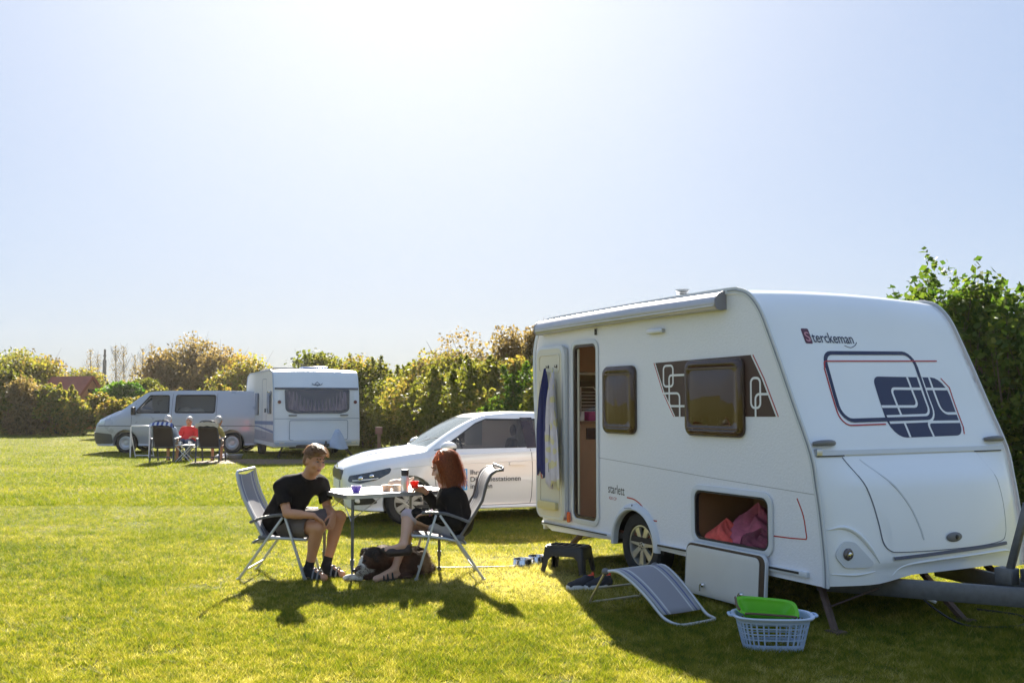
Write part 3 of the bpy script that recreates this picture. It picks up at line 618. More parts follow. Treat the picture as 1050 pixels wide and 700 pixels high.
# ---------------- things on and in the caravan (world placed)
CM = Matrix.Translation(CO) @ Matrix.Rotation(CRZ, 4, 'Z')
def cw(s, w, z): return CM @ Vector((s, w, z))
def towel(name, label, s0, z0, L, wtop, wbot, m, seed, skew=0.):
    r = random.Random(seed); ph = r.random()*6; P = []
    for i in range(30):
        t = i/29; wd = wtop+(wbot-wtop)*min(1,t*1.8)**.7; row = []
        for j in range(25):
            u = j/24-.5; fold = .030*math.sin(u*15+ph+t*1.2)*min(1,t*3+.15)*(1-.35*t)+.01*math.sin(u*31+ph*2)
            row.append((s0+u*wd+skew*t+.008*math.sin(t*5+ph), -.105-.02*min(1,t*4)+fold*.9, z0-L*t*(1+.035*math.sin(u*9+ph))-abs(u)*.10*(1-t)))
        P.append(row)
    f = MB(); f.grid(P); o = f.build(name, m, None, smooth=70); md = o.modifiers.new('s','SOLIDIFY'); md.thickness = .004; mod_apply(o); o.data.shade_smooth(); o.location = CO; o.rotation_euler = (0,0,CRZ); tag(o, label, 'towel', 'towels on the caravan door'); return o
(towel('towel', 'navy blue towel hanging from the left hook of the folded back caravan door', -1.53, 1.955, 1.10, .03, .27, mat('navy_terry',(.022,.028,.13),.95,var=.15,scale=30,bump=.5,bscale=200), 1, .0))
(towel('towel', 'pale lilac towel with yellow dots hanging from the right hook of the caravan door', -1.36, 1.955, 1.20, .03, .27, patmat('dotted_terry',(.60,.57,.62),'dots',(.64,.59,.34),9,.95), 5, .04))
f = MB(); p = cw(-1.56,.47,1.40); f.box((0,0,.05),(.10,.09,.10)); b = f.build('pink_box', mat('pink_card',(.75,.10,.38),.5,var=.25,scale=30), None, bevel=.008, loc=p); b.rotation_euler = (0,0,CRZ); tag(b, 'small bright pink box standing on the kitchen worktop inside the caravan', 'box')
# clothes heap in the locker
def heap(name, label, c, r, m, seed):
    rr = random.Random(seed); f = MB(); n = 40; k = 22; P = []
    for i in range(k+1):
        t = i/k; row = []
        for j in range(n):
            a = 2*math.pi*j/n; q = r[0]*(1-t**1.6); x = q*math.cos(a); y = q*math.sin(a)*r[1]/r[0]
            z = r[2]*(t**.8)*(1+.18*math.sin(a*3+seed)+.10*math.sin(a*7+t*9+seed))+.02*math.sin(a*9+t*14)*(1-t); rad_ = 1+.10*math.sin(a*5+t*6+seed)
            row.append((x*rad_, y*rad_, z))
        P.append(row)
    f.grid(P, closed=True); f.f.append(tuple(k*n+j for j in range(n))); o = f.build(name, m, None, smooth=80, loc=cw(*c)); o.rotation_euler = (0,0,CRZ); return tag(o, label, 'clothes')
heap('folded_clothes', 'heap of dusty pink cloth lying at the back of the open caravan locker', (1.22,.30,.468), (.30,.24,.26), mat('dusty_pink_cloth',(.42,.10,.15),.9,var=.35,scale=12,bump=1.,bscale=18), 3)
heap('folded_clothes', 'bright coral red cloth lying at the front left of the open caravan locker', (1.03,.13,.468), (.22,.13,.15), mat('coral_cloth',(.75,.09,.07),.9,var=.3,scale=14,bump=1.,bscale=20), 6)
heap('folded_clothes', 'dark maroon cloth lying at the front right of the open caravan locker', (1.42,.15,.468), (.25,.14,.12), mat('maroon_cloth',(.16,.03,.05),.9,var=.4,scale=12,bump=1.,bscale=20), 9)
# ================================================================ white hatchback car
def mirror_y(f): return f
SK = (-1.24, 13.07); skd = V(-math.cos(rad(18)), -math.sin(rad(18)), 0); skn = V(-math.sin(rad(18)), math.cos(rad(18)), 0)   # forward, away from camera
sc = V(SK[0], SK[1], 0)+skn*.80-skd*1.24+V(-.13,0,0)                                         # centre of the car on the ground
CPAINT = mat('white_car_paint', (.72,.73,.75), .22, var=.015, scale=2, coat=.8)
hatch = empty('parked_car', 'white hatchback car with blue and black lettering on the door, parked beside the big caravan', 'car', tuple(sc), math.atan2(skd[1], skd[0]))
ST = [
 (2.03, [(0,.30),(.30,.30),(.42,.34),(.46,.48),(.44,.60),(.40,.65),(.33,.69),(.2,.70),(0,.71)]),
 (1.97, [(0,.22),(.52,.22),(.62,.28),(.64,.48),(.60,.64),(.54,.70),(.46,.745),(.3,.765),(0,.78)]),
 (1.84, [(0,.19),(.66,.19),(.76,.26),(.78,.48),(.74,.67),(.66,.745),(.56,.80),(.35,.83),(0,.845)]),
 (1.60, [(0,.18),(.76,.18),(.82,.26),(.845,.50),(.82,.72),(.73,.81),(.62,.865),(.38,.90),(0,.915)]),
 (1.22, [(0,.18),(.79,.18),(.84,.26),(.866,.52),(.845,.79),(.765,.875),(.66,.925),(.4,.96),(0,.975)]),
 (.98, [(0,.18),(.79,.18),(.84,.26),(.864,.53),(.85,.83),(.79,.90),(.71,.955),(.42,.995),(0,1.01)]),
 (.88, [(0,.18),(.79,.18),(.84,.26),(.862,.53),(.85,.85),(.80,.92),(.705,1.01),(.43,1.065),(0,1.085)]),
 (.55, [(0,.18),(.79,.18),(.84,.26),(.86,.53),(.85,.87),(.80,.94),(.66,1.20),(.42,1.255),(0,1.275)]),
 (.22, [(0,.18),(.79,.18),(.84,.26),(.86,.54),(.85,.885),(.80,.95),(.61,1.345),(.41,1.40),(0,1.42)]),
 (.02, [(0,.18),(.79,.18),(.84,.26),(.86,.54),(.85,.89),(.80,.96),(.59,1.385),(.40,1.435),(0,1.45)]),
 (-.45,[(0,.18),(.79,.18),(.84,.26),(.862,.55),(.853,.91),(.80,.97),(.58,1.405),(.39,1.455),(0,1.47)]),
 (-1.24,[(0,.18),(.79,.18),(.84,.26),(.866,.56),(.853,.94),(.79,1.0),(.56,1.37),(.38,1.42),(0,1.435)]),
 (-1.70,[(0,.22),(.76,.22),(.81,.30),(.84,.58),(.82,.95),(.74,1.02),(.52,1.28),(.36,1.34),(0,1.355)]),
 (-1.90,[(0,.26),(.70,.26),(.76,.32),(.79,.58),(.76,.93),(.68,.99),(.50,1.06),(.34,1.09),(0,1.10)]),
 (-1.97,[(0,.32),(.60,.32),(.68,.36),(.70,.58),(.68,.85),(.60,.90),(.45,.95),(.30,.97),(0,.98)]),
]
def boxcut(poly, y0, y1, f=None):
    m = MB(); m.plate(poly, [], lambda a,b,t: (a,t,b), y0, y1); return m
sb0 = loft(ST, 5, 4).build('body', CPAINT, hatch, smooth=40); SB = bvh_of(sb0)
circ = lambda cx, cz, r, n=32: [(cx+r*math.cos(2*math.pi*i/n), cz+r*math.sin(2*math.pi*i/n)) for i in range(n)]
gl_front = roundpoly([(.80,.975),(.76,.985),(.28,1.30),(.13,1.355),(-.38,1.375),(-.42,.985)],[.01,.01,.05,.05,.03,.02],4)
gl_rear = roundpoly([(-.56,.99),(-.54,1.375),(-1.05,1.345),(-1.32,1.25),(-1.42,1.03)],[.02,.03,.05,.05,.03],4)
cuts = []
for cx in (1.22, -1.24):
    for s in (-1, 1): cuts.append(boxcut(circ(cx,.305,.345), s*.60, s*1.1))
for s in (-1, 1):
    cuts += [boxcut(gl_front, s*.45, s*1.1), boxcut(gl_rear, s*.45, s*1.1)]
wsh = MB(); wsh.plate(roundpoly([(-.60,1.005),(.60,1.005),(.50,1.385),(-.50,1.385)],.04,4), [], lambda a,b,t: (t,a,b), .12, 1.05)
cuts.append(wsh)
cut(sb0, cuts, .03)
for s in (1, -1):
    oy = lambda a, b, s=s: (a, 1.4*s, b); dd = (0,-s,0)
    wf = patch(SB, gl_front, oy, dd, -.012, .07, .004).build('side_window', DKGLASS, hatch); wr = patch(SB, gl_rear, oy, dd, -.012, .07, .004).build('side_window', DKGLASS, hatch)
    wt = patch(SB, roundpoly([(-.41,.975),(-.37,1.385),(-.55,1.385),(-.57,.98)],.01,3), oy, dd, .001, .06, .003).build('door_pillar', mat('brown_black_gloss',(.035,.018,.014),.15,coat=.5), hatch)
    f = MB(); q = patch(SB, roundpoly([(.95,.955),(.78,.985),(.27,1.315),(.12,1.372),(-1.05,1.365),(-1.05,1.345),(.13,1.352),(.30,1.28),(.70,1.02),(.70,.975)],.01,3), oy, dd, .001, .05, .004).build('window_surround', BLACKP, hatch)
    # door outlines, sill line
    def seam(pts, w=.008, nm='door_gap', m_=None):
        f = MB(); P = [tuple(p) for p in smooth_path([V(*p) for p in pts], 6)]; R = []
        for a, b in P:
            h = SB.ray_cast(Vector((a,1.4*s,b)), Vector(dd)); R.append(h[0]+h[1]*.0005 if h[0] else Vector((a,.86*s,b)))
        f.tube([tuple(r) for r in R], w/2, 6); return f.build(nm, m_ or mat('seam_dark',(.045,.05,.06),.7), hatch)
    seam([(.86,.93),(.88,.6),(.80,.30),(.70,.24)]); seam([(-.46,.96),(-.47,.7),(-.46,.35),(-.44,.24)]); seam([(.70,.24),(.1,.235),(-.44,.24)]); seam([(-.44,.24),(-.85,.26),(-1.0,.5),(-1.12,.72),(-1.30,.85)])
    seam([(1.50,.735),(.9,.775),(0,.80),(-1.6,.84)], .010, 'shoulder_crease', CPAINT)
    h = patch(SB, rrect(-.36,.755,-.14,.80,.02), oy, dd, .012, .04, .014).build('door_handle', CPAINT, hatch)
    # headlight wraps the corner, blinker strip
    hl = patch(SB, roundpoly([(1.98,.565),(1.96,.645),(1.44,.755),(1.48,.68),(1.64,.60),(1.85,.55)],[.02,.03,.02,.04,.06,.04],4), oy, dd, .0, .04, .006).build('headlight', mat('dark_headlight',(.02,.022,.026),.08,coat=1.), hatch)
    for cx_, cz_, r_ in ((1.83,.615,.040),(1.70,.645,.036)):
        hh = SB.ray_cast(Vector((cx_,1.4*s,cz_)), Vector(dd)); 
        if hh[0]: f = MB(); f.ell(tuple(hh[0]-Vector((0,.006*s,0))), (r_,.022,r_*.8)); f.build('lamp_bowl', CHROME, hl)
    f = patch(SB, roundpoly([(1.93,.575),(1.62,.612),(1.62,.624),(1.93,.590)],.006,2), oy, dd, .005, .03, .004).build('light_strip', WHITEL, hl)
    # door mirror
    f = MB(); f.ell((.72,.97*s,1.02), (.105,.11,.062)); mm = f.build('door_mirror', CPAINT, hatch)
    f = MB(); f.bar((.70,.80*s,.96),(.72,.93*s,.98),.06,.05); f.ell((.70,.965*s,.985),(.078,.105,.055)); f.build('mirror_foot', BLACKP, mm)
# front face
of_ = lambda a, b: (2.6, a, b); df_ = (-1,0,0)
gr = patch(SB, roundpoly([(-.36,.575),(.36,.575),(.43,.66),(.40,.705),(-.40,.705),(-.43,.66)],.03,4), of_, df_, .002, .04, .008).build('grille', BLACKP, hatch)
q = patch(SB, roundpoly([(-.42,.705),(.42,.705),(.42,.722),(-.42,.722)],.005,2), of_, df_, .006, .04, .008).build('grille_trim', CHROME, gr)
q = patch(SB, roundpoly([(-.50,.24),(.50,.24),(.46,.385),(-.46,.385)],.03,4), of_, df_, .001, .04, .004).build('lower_intake', BLACKP, hatch)
for s in (1,-1):
    oy = lambda a, b, s=s: (a, 1.4*s, b)
    q = patch(SB, roundpoly([(1.94,.27),(1.94,.40),(1.74,.40),(1.60,.30)],[.01,.02,.05,.02],4), oy, (0,-s,0), .001, .04, .004).build('fog_lamp_recess', BLACKP, hatch)
    hh = SB.ray_cast(Vector((1.86,1.4*s,.335)), Vector((0,-s,0)))
    if hh[0]: f = MB(); f.ell(tuple(hh[0]), (.055,.012,.034)); f.build('fog_lamp', mat('lamp_glass_white',(.75,.75,.7),.1,coat=1.), q)
q = patch(SB, rrect(-.26,.45,.26,.56,.01), of_, df_, .006, .05, .008).build('number_plate', WHITEL, hatch)
f = MB(); f.lathe([(0,.008),(.04,.006),(.045,0)], (2.03,0,.74), 'x', 20); f.build('bonnet_badge', CHROME, hatch)
for s in (1,-1):
    f = MB(); P = []
    for a in np.linspace(1.90,.98,12):
        yy = s*(.27+.10*(1.9-a)); h = SB.ray_cast(Vector((a,yy,2)), Vector((0,0,-1)))
        if h[0]: P.append(tuple(h[0]))
    f.tube(P, [.004,.010,.010,.004], 6); f.build('bonnet_crease', CPAINT, hatch)
f = MB(); ws_poly = roundpoly([(-.61,1.0),(.61,1.0),(.51,1.39),(-.51,1.39)],.04,4)
wsg = patch(SB, ws_poly, of_, df_, -.008, .07, .004).build('windscreen', glassmat('windscreen_glass',(.16,.20,.21),.08,.25), hatch)  # pale base colour stands in for sky reflected in the windscreen
wsb = MB(); wsb.plate(ws_poly, [], lambda a,b,t:(t,a,b), 0, 1)
f = MB(); f.tube([(.93,-.55,1.02),(.86,-.25,1.07),(.80,.05,1.12)], .008, 5); f.tube([(.93,.0,1.03),(.84,.3,1.09),(.76,.52,1.12)], .008, 5); f.build('wiper', BLACKP, hatch)
for cx in (1.22,-1.24):
    for s in (1,-1): wheel(hatch, (cx, s*.755, .30), .30, .185, .195, s, 8, 'alloy', mat('grey_rim',(.42,.42,.42),.35,metal=.5))
f = MB(); f.box((0,0,.30),(3.3,1.18,.22)); f.build('underbody', DARKU, hatch)
def seat(x, y, par):
    t = empty('seat', None, None); t.parent = par; t.location = (x,y,0); m = mat('car_seat_fabric',(.05,.05,.055),.9)
    f = MB(); f.box((.0,0,.52),(.50,.50,.16)); f.build('seat_cushion', m, t, bevel=.04); f = MB(); f.bar((-.22,0,.55),(-.36,0,1.10),.48,.13,(1,0,0)); f.build('seat_back', m, t, bevel=.04)
    f = MB(); f.ell((-.38,0,1.21),(.06,.14,.10)); f.build('headrest', m, t)
for y in (.37,-.37): seat(.05, y, hatch)
f = MB(); f.box((.72,0,.86),(.5,1.36,.16)); f.build('dashboard', BLACKP, hatch, bevel=.05)
f = MB(); f.tube([(.42+.06*math.sin(a)*.5, .37+.18*math.cos(a), .92+.17*math.sin(a)) for a in np.linspace(0,2*math.pi,24)[:-1]], .014, 6, closed=True); f.build('steering_wheel', BLACKP, hatch)
# lettering on the camera side (local +y is the far or near side, tested by sign)
nys = 1 if np.dot(V(-skd[1], skd[0], 0), V(0,-1,0)) > 0 else -1
def sidey(a, b): 
    h = SB.ray_cast(Vector((a,1.4*nys,b)), Vector((0,-nys,0))); return h[0].y+nys*.003 if h[0] else .86*nys
LET = mat('black_letters',(.03,.03,.035),.5); BLU = mat('sky_blue_decal',(.06,.34,.72),.4)
for body, x0, z0_, fit in (('Ihre',.40,.640,(.16,.066)),('Diakoniestationen',.40,.548,(.70,.066)),('in Essen',.40,.458,(.30,.066))):
    yv = min(sidey(x0-fit[0]*k, z0_+dz) for k in (0,.5,1) for dz in (0,.08)) if nys < 0 else max(sidey(x0-fit[0]*k, z0_+dz) for k in (0,.5,1) for dz in (0,.08))
    tt = text_mesh('lettering', body, fit, LET, hatch, (x0, yv, z0_), (-1,0,0), (0,0,1), bold=.004)
    for v in tt.data.vertices: v.co.y = sidey(v.co.x, v.co.z)+nys*.013
for z0_, z1_ in ((.44,.565),(.58,.72)):
    patch(SB, rrect(.44,z0_,.60,z1_,.004), lambda a,b: (a,1.4*nys,b), (0,-nys,0), .001, .05, .002).build('logo_panel', BLU, hatch)
f = MB(); sfn = lambda a,b,t: (a, sidey(a,b)+nys*t, b)
f.ribbon([(.468,.46),(.468,.70)], .014, sfn, 0, .003); f.ribbon([(.520+.045*math.cos(a),.635+.045*math.sin(a)) for a in np.linspace(0,2*math.pi,20)[:-1]], .014, sfn, 0, .003, True); f.build('logo_loop', WHITEL, hatch)

# ================================================================ silver grey camper van
VPAINT = mat('silver_blue_van_paint', (.42,.44,.49), .28, metal=.15, var=.03, scale=2, coat=.6)
VGREY = mat('dark_grey_bumper', (.09,.095,.10), .5, var=.08)
van = empty('camper_van', 'silver grey camper van with rear side windows, parked side on in front of the hedge', 'van', (-12.08+1.66, 31.35+.80, 0), math.pi)
def vs(x, zb, yb, ym, zt, yt, zs, ysh, flat=0):
    return (x, [(0,zb),(yb,zb),(yb+.06,zb+.08),(ym,.62),(ym,.92),(ysh,zs),(yt,zt-.07),(yt-.12,zt-.02),(0,zt)])
VS = [(2.72, [(0,.34),(.45,.34),(.55,.38),(.62,.48),(.62,.60),(.56,.66),(.50,.68),(.4,.69),(0,.70)]), (2.66, [(0,.26),(.58,.26),(.68,.32),(.78,.50),(.78,.70),(.70,.80),(.62,.86),(.5,.88),(0,.89)]), vs(2.58,.22,.66,.84,1.06,.68,.92,.78), vs(2.48,.22,.70,.88,1.12,.70,.98,.82), vs(2.28,.22,.76,.905,1.22,.70,1.06,.85), vs(2.02,.22,.80,.92,1.33,.70,1.14,.87),
      vs(1.90,.22,.80,.92,1.37,.70,1.18,.88), vs(1.60,.22,.80,.92,1.57,.70,1.22,.89), vs(1.25,.22,.80,.92,1.80,.71,1.24,.895), vs(1.02,.22,.80,.92,1.91,.72,1.25,.90), vs(.7,.22,.80,.92,1.95,.73,1.25,.90), vs(0,.22,.80,.92,1.965,.74,1.25,.90), vs(-1.2,.22,.80,.92,1.96,.74,1.25,.90), vs(-2.2,.24,.80,.92,1.94,.73,1.25,.90), vs(-2.42,.26,.76,.89,1.90,.70,1.24,.87), vs(-2.50,.32,.66,.82,1.82,.64,1.2,.80)]
vb = loft(VS, 4, 4).build('body', VPAINT, van, smooth=40); VB = bvh_of(vb)
vw = [roundpoly([(1.40,1.26),(.96,1.80),(.36,1.80),(.33,1.26)],[.05,.06,.04,.04],4), rrect(-1.10,1.27,.13,1.81,.05,4)]
cuts = []
for cx in (1.66,-1.66):
    for s in (-1,1): cuts.append(boxcut(circ(cx,.34,.40), s*.62, s*1.2))
for s in (-1,1):
    for p in vw: cuts.append(boxcut(p, s*.5, s*1.2))
m = MB(); m.plate(roundpoly([(-.68,1.36),(.68,1.36),(.60,1.82),(-.60,1.82)],.06,4), [], lambda a,b,t:(t,a,b), 1.0, 2.2); cuts.append(m)
m = MB(); m.plate(rrect(-.6,1.30,.6,1.78,.06), [], lambda a,b,t:(t,a,b), -2.3, -2.8); cuts.append(m)
cut(vb, cuts, .035)
VGL = glassmat('van_glass',(.03,.035,.035),.04,.75)
for s in (1,-1):
    oy = lambda a, b, s=s: (a, 1.4*s, b); dd = (0,-s,0)
    for p in vw: w_ = patch(VB, p, oy, dd, -.012, .12, .004).build('side_window', VGL, van)
    for p in vw:
        f = MB(); P = []
        for a, b in p: h = VB.ray_cast(Vector((a,1.4*s,b)), Vector(dd)); P.append(tuple(h[0]) if h[0] else (a,.9*s,b))
        f.tube(P, .022, 6, closed=True); f.build('window_rubber', BLACKP, van)
    for pts in ([(1.48,1.20),(1.50,.7),(1.50,.42)],[(.24,1.85),(.24,1.2),(.24,.34)],[(-1.16,1.85),(-1.16,1.2),(-1.16,.72)]):
        f = MB(); P = []
        for a, b in [tuple(p) for p in smooth_path([V(*p) for p in pts],5)]: h = VB.ray_cast(Vector((a,1.4*s,b)), Vector(dd)); P.append(tuple(h[0]) if h[0] else (a,.9*s,b))
        f.tube(P, .006, 5); f.build('door_gap', mat('seam_dark',(.045,.05,.06),.7), van)
    f = patch(VB, [(2.52,.865),(-2.4,.865),(-2.4,.845),(2.52,.845)], oy, dd, .004, .15, .012).build('side_moulding', VGREY, van)
    f = patch(VB, rrect(-2.25,1.22,-1.25,1.80,.06), oy, dd, .001, .15, .006).build('side_panel', VPAINT, van)
    f = patch(VB, rrect(.36,1.00,.52,1.05,.02), oy, dd, .012, .05, .01).build('door_handle', BLACKP, van)
    f = patch(VB, roundpoly([(2.70,.30),(2.70,.66),(2.10,.60),(2.06,.30)],.05,4), oy, dd, .002, .07, .012).build('bumper_corner', VGREY, van)
    f = patch(VB, roundpoly([(2.66,.90),(2.58,1.04),(2.32,1.02),(2.34,.90)],.03,4), oy, dd, .002, .05, .008).build('headlight', mat('lamp_glass',(.62,.66,.62),.08,coat=1.), van)
    f = MB(); f.box((1.38,1.06*s,1.32),(.10,.20,.25)); f.bar((1.40,.88*s,1.26),(1.38,.98*s,1.28),.06,.05); f.build('door_mirror', BLACKP, van, bevel=.035)
    for cx in (1.66,-1.66): wheel(van, (cx, s*.79, .325), .325, .205, .215, s, 0, 'steel', mat('silver_wheel',(.52,.53,.55),.35,metal=.5))
f = patch(VB, roundpoly([(-.80,.30),(.80,.30),(.80,.66),(-.80,.66)],.05,4), lambda a,b:(3.4,a,b), (-1,0,0), .002, .1, .02).build('front_bumper', VGREY, van)
f = patch(VB, rrect(-.52,.86,.52,.98,.02), lambda a,b:(3.4,a,b), (-1,0,0), .002, .08, .01).build('grille', BLACKP, van)
f = patch(VB, roundpoly([(-.70,1.34),(.70,1.34),(.62,1.84),(-.62,1.84)],.06,4), lambda a,b:(3.4,a,b), (-1,0,0), -.01, .12, .004).build('windscreen', VGL, van)
f = MB(); f.box((0,0,.34),(4.4,1.2,.2)); f.build('underbody', DARKU, van)
f = MB(); f.box((.8,0,.95),(.12,1.5,.7)); f.box((1.72,0,1.10),(.35,1.6,.2)); f.build('cab_interior', BLACKP, van, bevel=.03)
f = MB(); f.ell((-.22,-.30,1.30),(.42,.30,.16)); f.ell((-.05,.25,1.30),(.38,.30,.14)); ob = f.build('bedding', None, None, loc=None)
bpy.data.objects.remove(ob)
bd = blob([ell((-.10,.55,1.32),(.22,.16,.11),k=.05), ell((-.45,.58,1.31),(.26,.15,.10),k=.05), ell((.05,.50,1.25),(.15,.16,.10),k=.05)], .02, noise=.012, nf=22.)
bo = link('pillow', bd, mat('white_bedding',(.75,.74,.66),.9,var=.1,scale=8,bump=.6,bscale=12)); bo.location = van.location; bo.rotation_euler = (0,0,math.pi); tag(bo, 'white rumpled pillows piled behind the rear side window of the silver van', 'pillow')
f = MB(); f.box((-.5,.1,1.10),(1.6,1.5,.2)); f.build('bed_base', GREYP, van)

# ================================================================ older white caravan
OW = mat('old_white_paint', (.70,.72,.74), .35, var=.03, scale=2, coat=.2); SIDEP = mat('old_ribbed_side', (.62,.63,.62), .45, var=.05, scale=6, bump=.4, bscale=14)
HA = math.atan2(.4,.916); hob = empty('old_caravan', 'older white caravan with wide curtained front window, standing between the silver van and the hedge', 'caravan', (-6.74,28.25,0), HA)
HP = [(0,.33),(-.05,.52),(-.03,.56),(.0,1.10),(.10,1.98),(.13,2.02),(.22,2.34),(.34,2.46),(.55,2.52),(4.3,2.50),(4.75,2.40),(4.9,2.2),(5.0,1.6),(4.95,.6),(4.85,.36)]
HWd = 2.48
f = MB(); f.plate([(y,z) for y,z in HP], [rrect(.42,1.28,.95,1.90,.05), rrect(2.55,1.22,3.15,1.85,.05)], lambda a,b,t:(t,a,b), 0, .03); f.build('side_wall', SIDEP, hob)
f = MB(); f.plate([(y,z) for y,z in HP], [], lambda a,b,t:(t,a,b), HWd-.03, HWd); f.build('side_wall', SIDEP, hob)
f = MB(); hx = [HWd*(.5-.5*math.cos(math.pi*i/16)) for i in range(17)]; crown = lambda x,z: .04*(1-(2*x/HWd-1)**2)*smst(2.2,2.5,z)
f.grid([[(x, y-(.10*(1-abs(2*x/HWd-1)**3) if y < .2 and z < 2.4 else 0), z+crown(x,z)) for x in hx] for y,z in HP]); hs = f.build('body_shell', OW, hob, smooth=30); HB = bvh_of(hs)
oh = lambda a,b: (a,-1.5,b); dh = (0,1,0)
wpoly = roundpoly([(.30,1.95),(2.18,1.95),(2.16,1.33),(1.9,1.27),(.58,1.27),(.32,1.33)],[.04,.04,.14,.2,.2,.14],4)
f = patch(HB, wpoly, oh, dh, .004, .12, .016).build('front_window', mat('smoked_window_frame',(.05,.045,.06),.2,coat=.5), hob)
ip = roundpoly([(.38,1.91),(2.10,1.91),(2.08,1.38),(1.84,1.325),(.64,1.325),(.40,1.38)],[.03,.03,.12,.15,.15,.12],4)
P = []
cu_ = MB()
for i in range(60):
    x = .40+1.68*i/59; zb_ = 1.345+.05*smst(.25,0,min(x-.40,2.08-x)); P.append([(x, -.105+.12*(z-1.3)/.7-.012*math.sin(i*1.7)-.004, z) for z in (zb_,1.5,1.7,1.90)])
cu_.grid(P); cu_.build('curtain', mat('mauve_grey_curtain',(.20,.17,.21),.8,var=.25,scale=7), f)
patch(HB, [(0.03,1.955),(HWd-.03,1.955),(HWd-.03,2.0),(.03,2.0)], oh, dh, .003, .15, .02).build('window_rail', mat('dark_grey_rail',(.06,.06,.075),.4), hob)
for z_, nm in ((1.12,'panel_seam'),): patch(HB, [(.02,z_),(HWd-.02,z_),(HWd-.02,z_+.012),(.02,z_+.012)], oh, dh, .001, .15, .004).build(nm, mat('seam_blue',(.12,.16,.26),.5), hob)
fl_ = patch(HB, [(0,.32),(HWd,.32),(HWd,.47),(0,.47)], oh, dh, .004, .12, .03).build('front_bumper', mat('pale_blue_bumper',(.48,.55,.66),.4), hob)
gp = MB(); gp.ribbon(rrect(.42,.52,2.10,1.08,.05), .012, lambda a,b,t: (a, -.085+.0*b-t-(.02 if .3 < a < 2.2 else 0)-.02, b), 0, .005, True); gp.build('locker_gap', mat('seam_blue',(.12,.16,.26),.5), hob)
for x_ in (.52,2.0): q = patch(HB, rrect(x_-.12,1.20,x_+.12,1.235,.015), oh, dh, .01, .05, .03).build('grab_handle', GREYP, hob)
for x_ in (.15,HWd-.13):
    f = MB(); f.lathe([(.05,0),(.05,-.02),(.0,-.026)], (x_,-.02+.06*(1.6-1.1),1.60), 'y', 16); f.build('reflector', mat('dark_red_lens',(.12,.015,.02),.2), hob)
for x_ in (.22,HWd-.20): q = patch(HB, rrect(x_-.07,.43,x_+.07,.475,.01), oh, dh, .03, .04, .012).build('marker_lamp', mat('lamp_glass_white',(.75,.75,.7),.1,coat=1.), hob)
em = MB(); efn = lambda a,b,t: (a, -.02+.11*(b-1.1)/.9+.02-t-.055, b)
em.ribbon([(1.24,2.18),(1.31,2.12),(1.24,2.06),(1.17,2.12)], .02, lambda a,b,t:(a,.045+(b-2.0)*.28-t-.012,b), 0, .01, True); em.ribbon([(1.08,2.14),(1.16,2.085),(1.24,2.08),(1.32,2.085),(1.40,2.14)], .016, lambda a,b,t:(a,.045+(b-2.0)*.28-t-.012,b), 0, .01); em.ribbon([(1.10,2.10),(1.38,2.10)], .014, lambda a,b,t:(a,.045+(b-2.0)*.28-t-.012,b), 0, .01); em.build('front_emblem', mat('steel_blue_emblem',(.12,.15,.22),.4), hob)
ss = lambda a,b,t: (-t,a,b)
for (a,b,c,d) in ((.40,1.26,.97,1.92),(2.53,1.20,3.17,1.87)):
    f = MB(); f.plate(rrect(a,b,c,d,.06), [], ss, .002, .03); f.build('side_window', mat('grey_window',(.07,.08,.10),.1,coat=.6), hob, bevel=.01)
f = MB(); f.ribbon(rrect(1.25,.55,1.95,2.28,.06), .014, ss, .0005, .004, True); hd = f.build('door_outline', mat('seam_blue',(.12,.16,.26),.5), hob); f = MB(); f.box((-.02,1.34,1.35),(.03,.04,.12)); f.build('door_handle', BLACKP, hob)
f = MB(); f.plate([(-.02,.95),(4.95,.90),(4.95,.99),(-.0,1.06)], [], ss, .0005, .003); f.plate([(.0,.78),(2.6,.88),(4.95,.86),(4.95,.84),(2.6,.84),(.0,.70)], [], ss, .0005, .0032); f.build('blue_stripe', mat('slate_blue_decal',(.13,.19,.34),.4), hob)
f = MB(); f.plate([(-.02,.70),(4.94,.80),(4.93,.45),(-.02,.45)], [], ss, .0003, .0016); f.build('grey_band', mat('mauve_grey_decal',(.34,.33,.37),.45), hob)
f = MB(); f.ribbon([(y,z) for y,z in HP if True][1:], .04, lambda a,b,t:(-.003-t,a,b), -.01, .012); f.build('edge_trim', mat('blue_grey_trim',(.38,.43,.52),.4), hob)
f = MB(); f.box((HWd/2,2.5,.36),(HWd-.2,4.4,.08)); f.bar((.5,.2,.32),(1.15,-1.1,.38),.05,.1); f.bar((2.0,.2,.32),(1.33,-1.1,.38),.05,.1); f.bar((1.24,-1.0,.4),(1.24,-1.4,.42),.07,.07); f.tube([(1.24,-1.1,.52),(1.24,-1.1,.08)],.025,8); f.build('chassis', DARKU, hob)
for x_, x2 in ((.35,.15),(2.1,2.35)): f = MB(); f.bar((x_,.45,.34),(x2,.2,.0),.06,.05,(1,0,0)); f.box((x2,.2,.015),(.14,.12,.03)); f.build('corner_steady', DARKU, hob)
for x_ in (.12,HWd-.12):
    f = MB(); f.lathe([(.16,-.08),(.29,-.09),(.32,-.06),(.32,.06),(.29,.09),(.16,.08)], (x_,2.6,.32), 'x', 24); f.build('wheel', RUBBER, hob)
f = MB(); f.tube([(.3,1.9,2.62),(.3,4.2,2.60),(1.6,4.2,2.60),(1.6,1.9,2.62)], .02, 6, closed=True); 
for p in ((.3,1.9),(.3,4.2),(1.6,4.2),(1.6,1.9)): f.tube([(p[0],p[1],2.5),(p[0],p[1],2.62)], .015, 6)
f.tube([(.3,3,2.61),(1.6,3,2.61)], .015, 6); f.build('roof_rack', GREYP, hob)
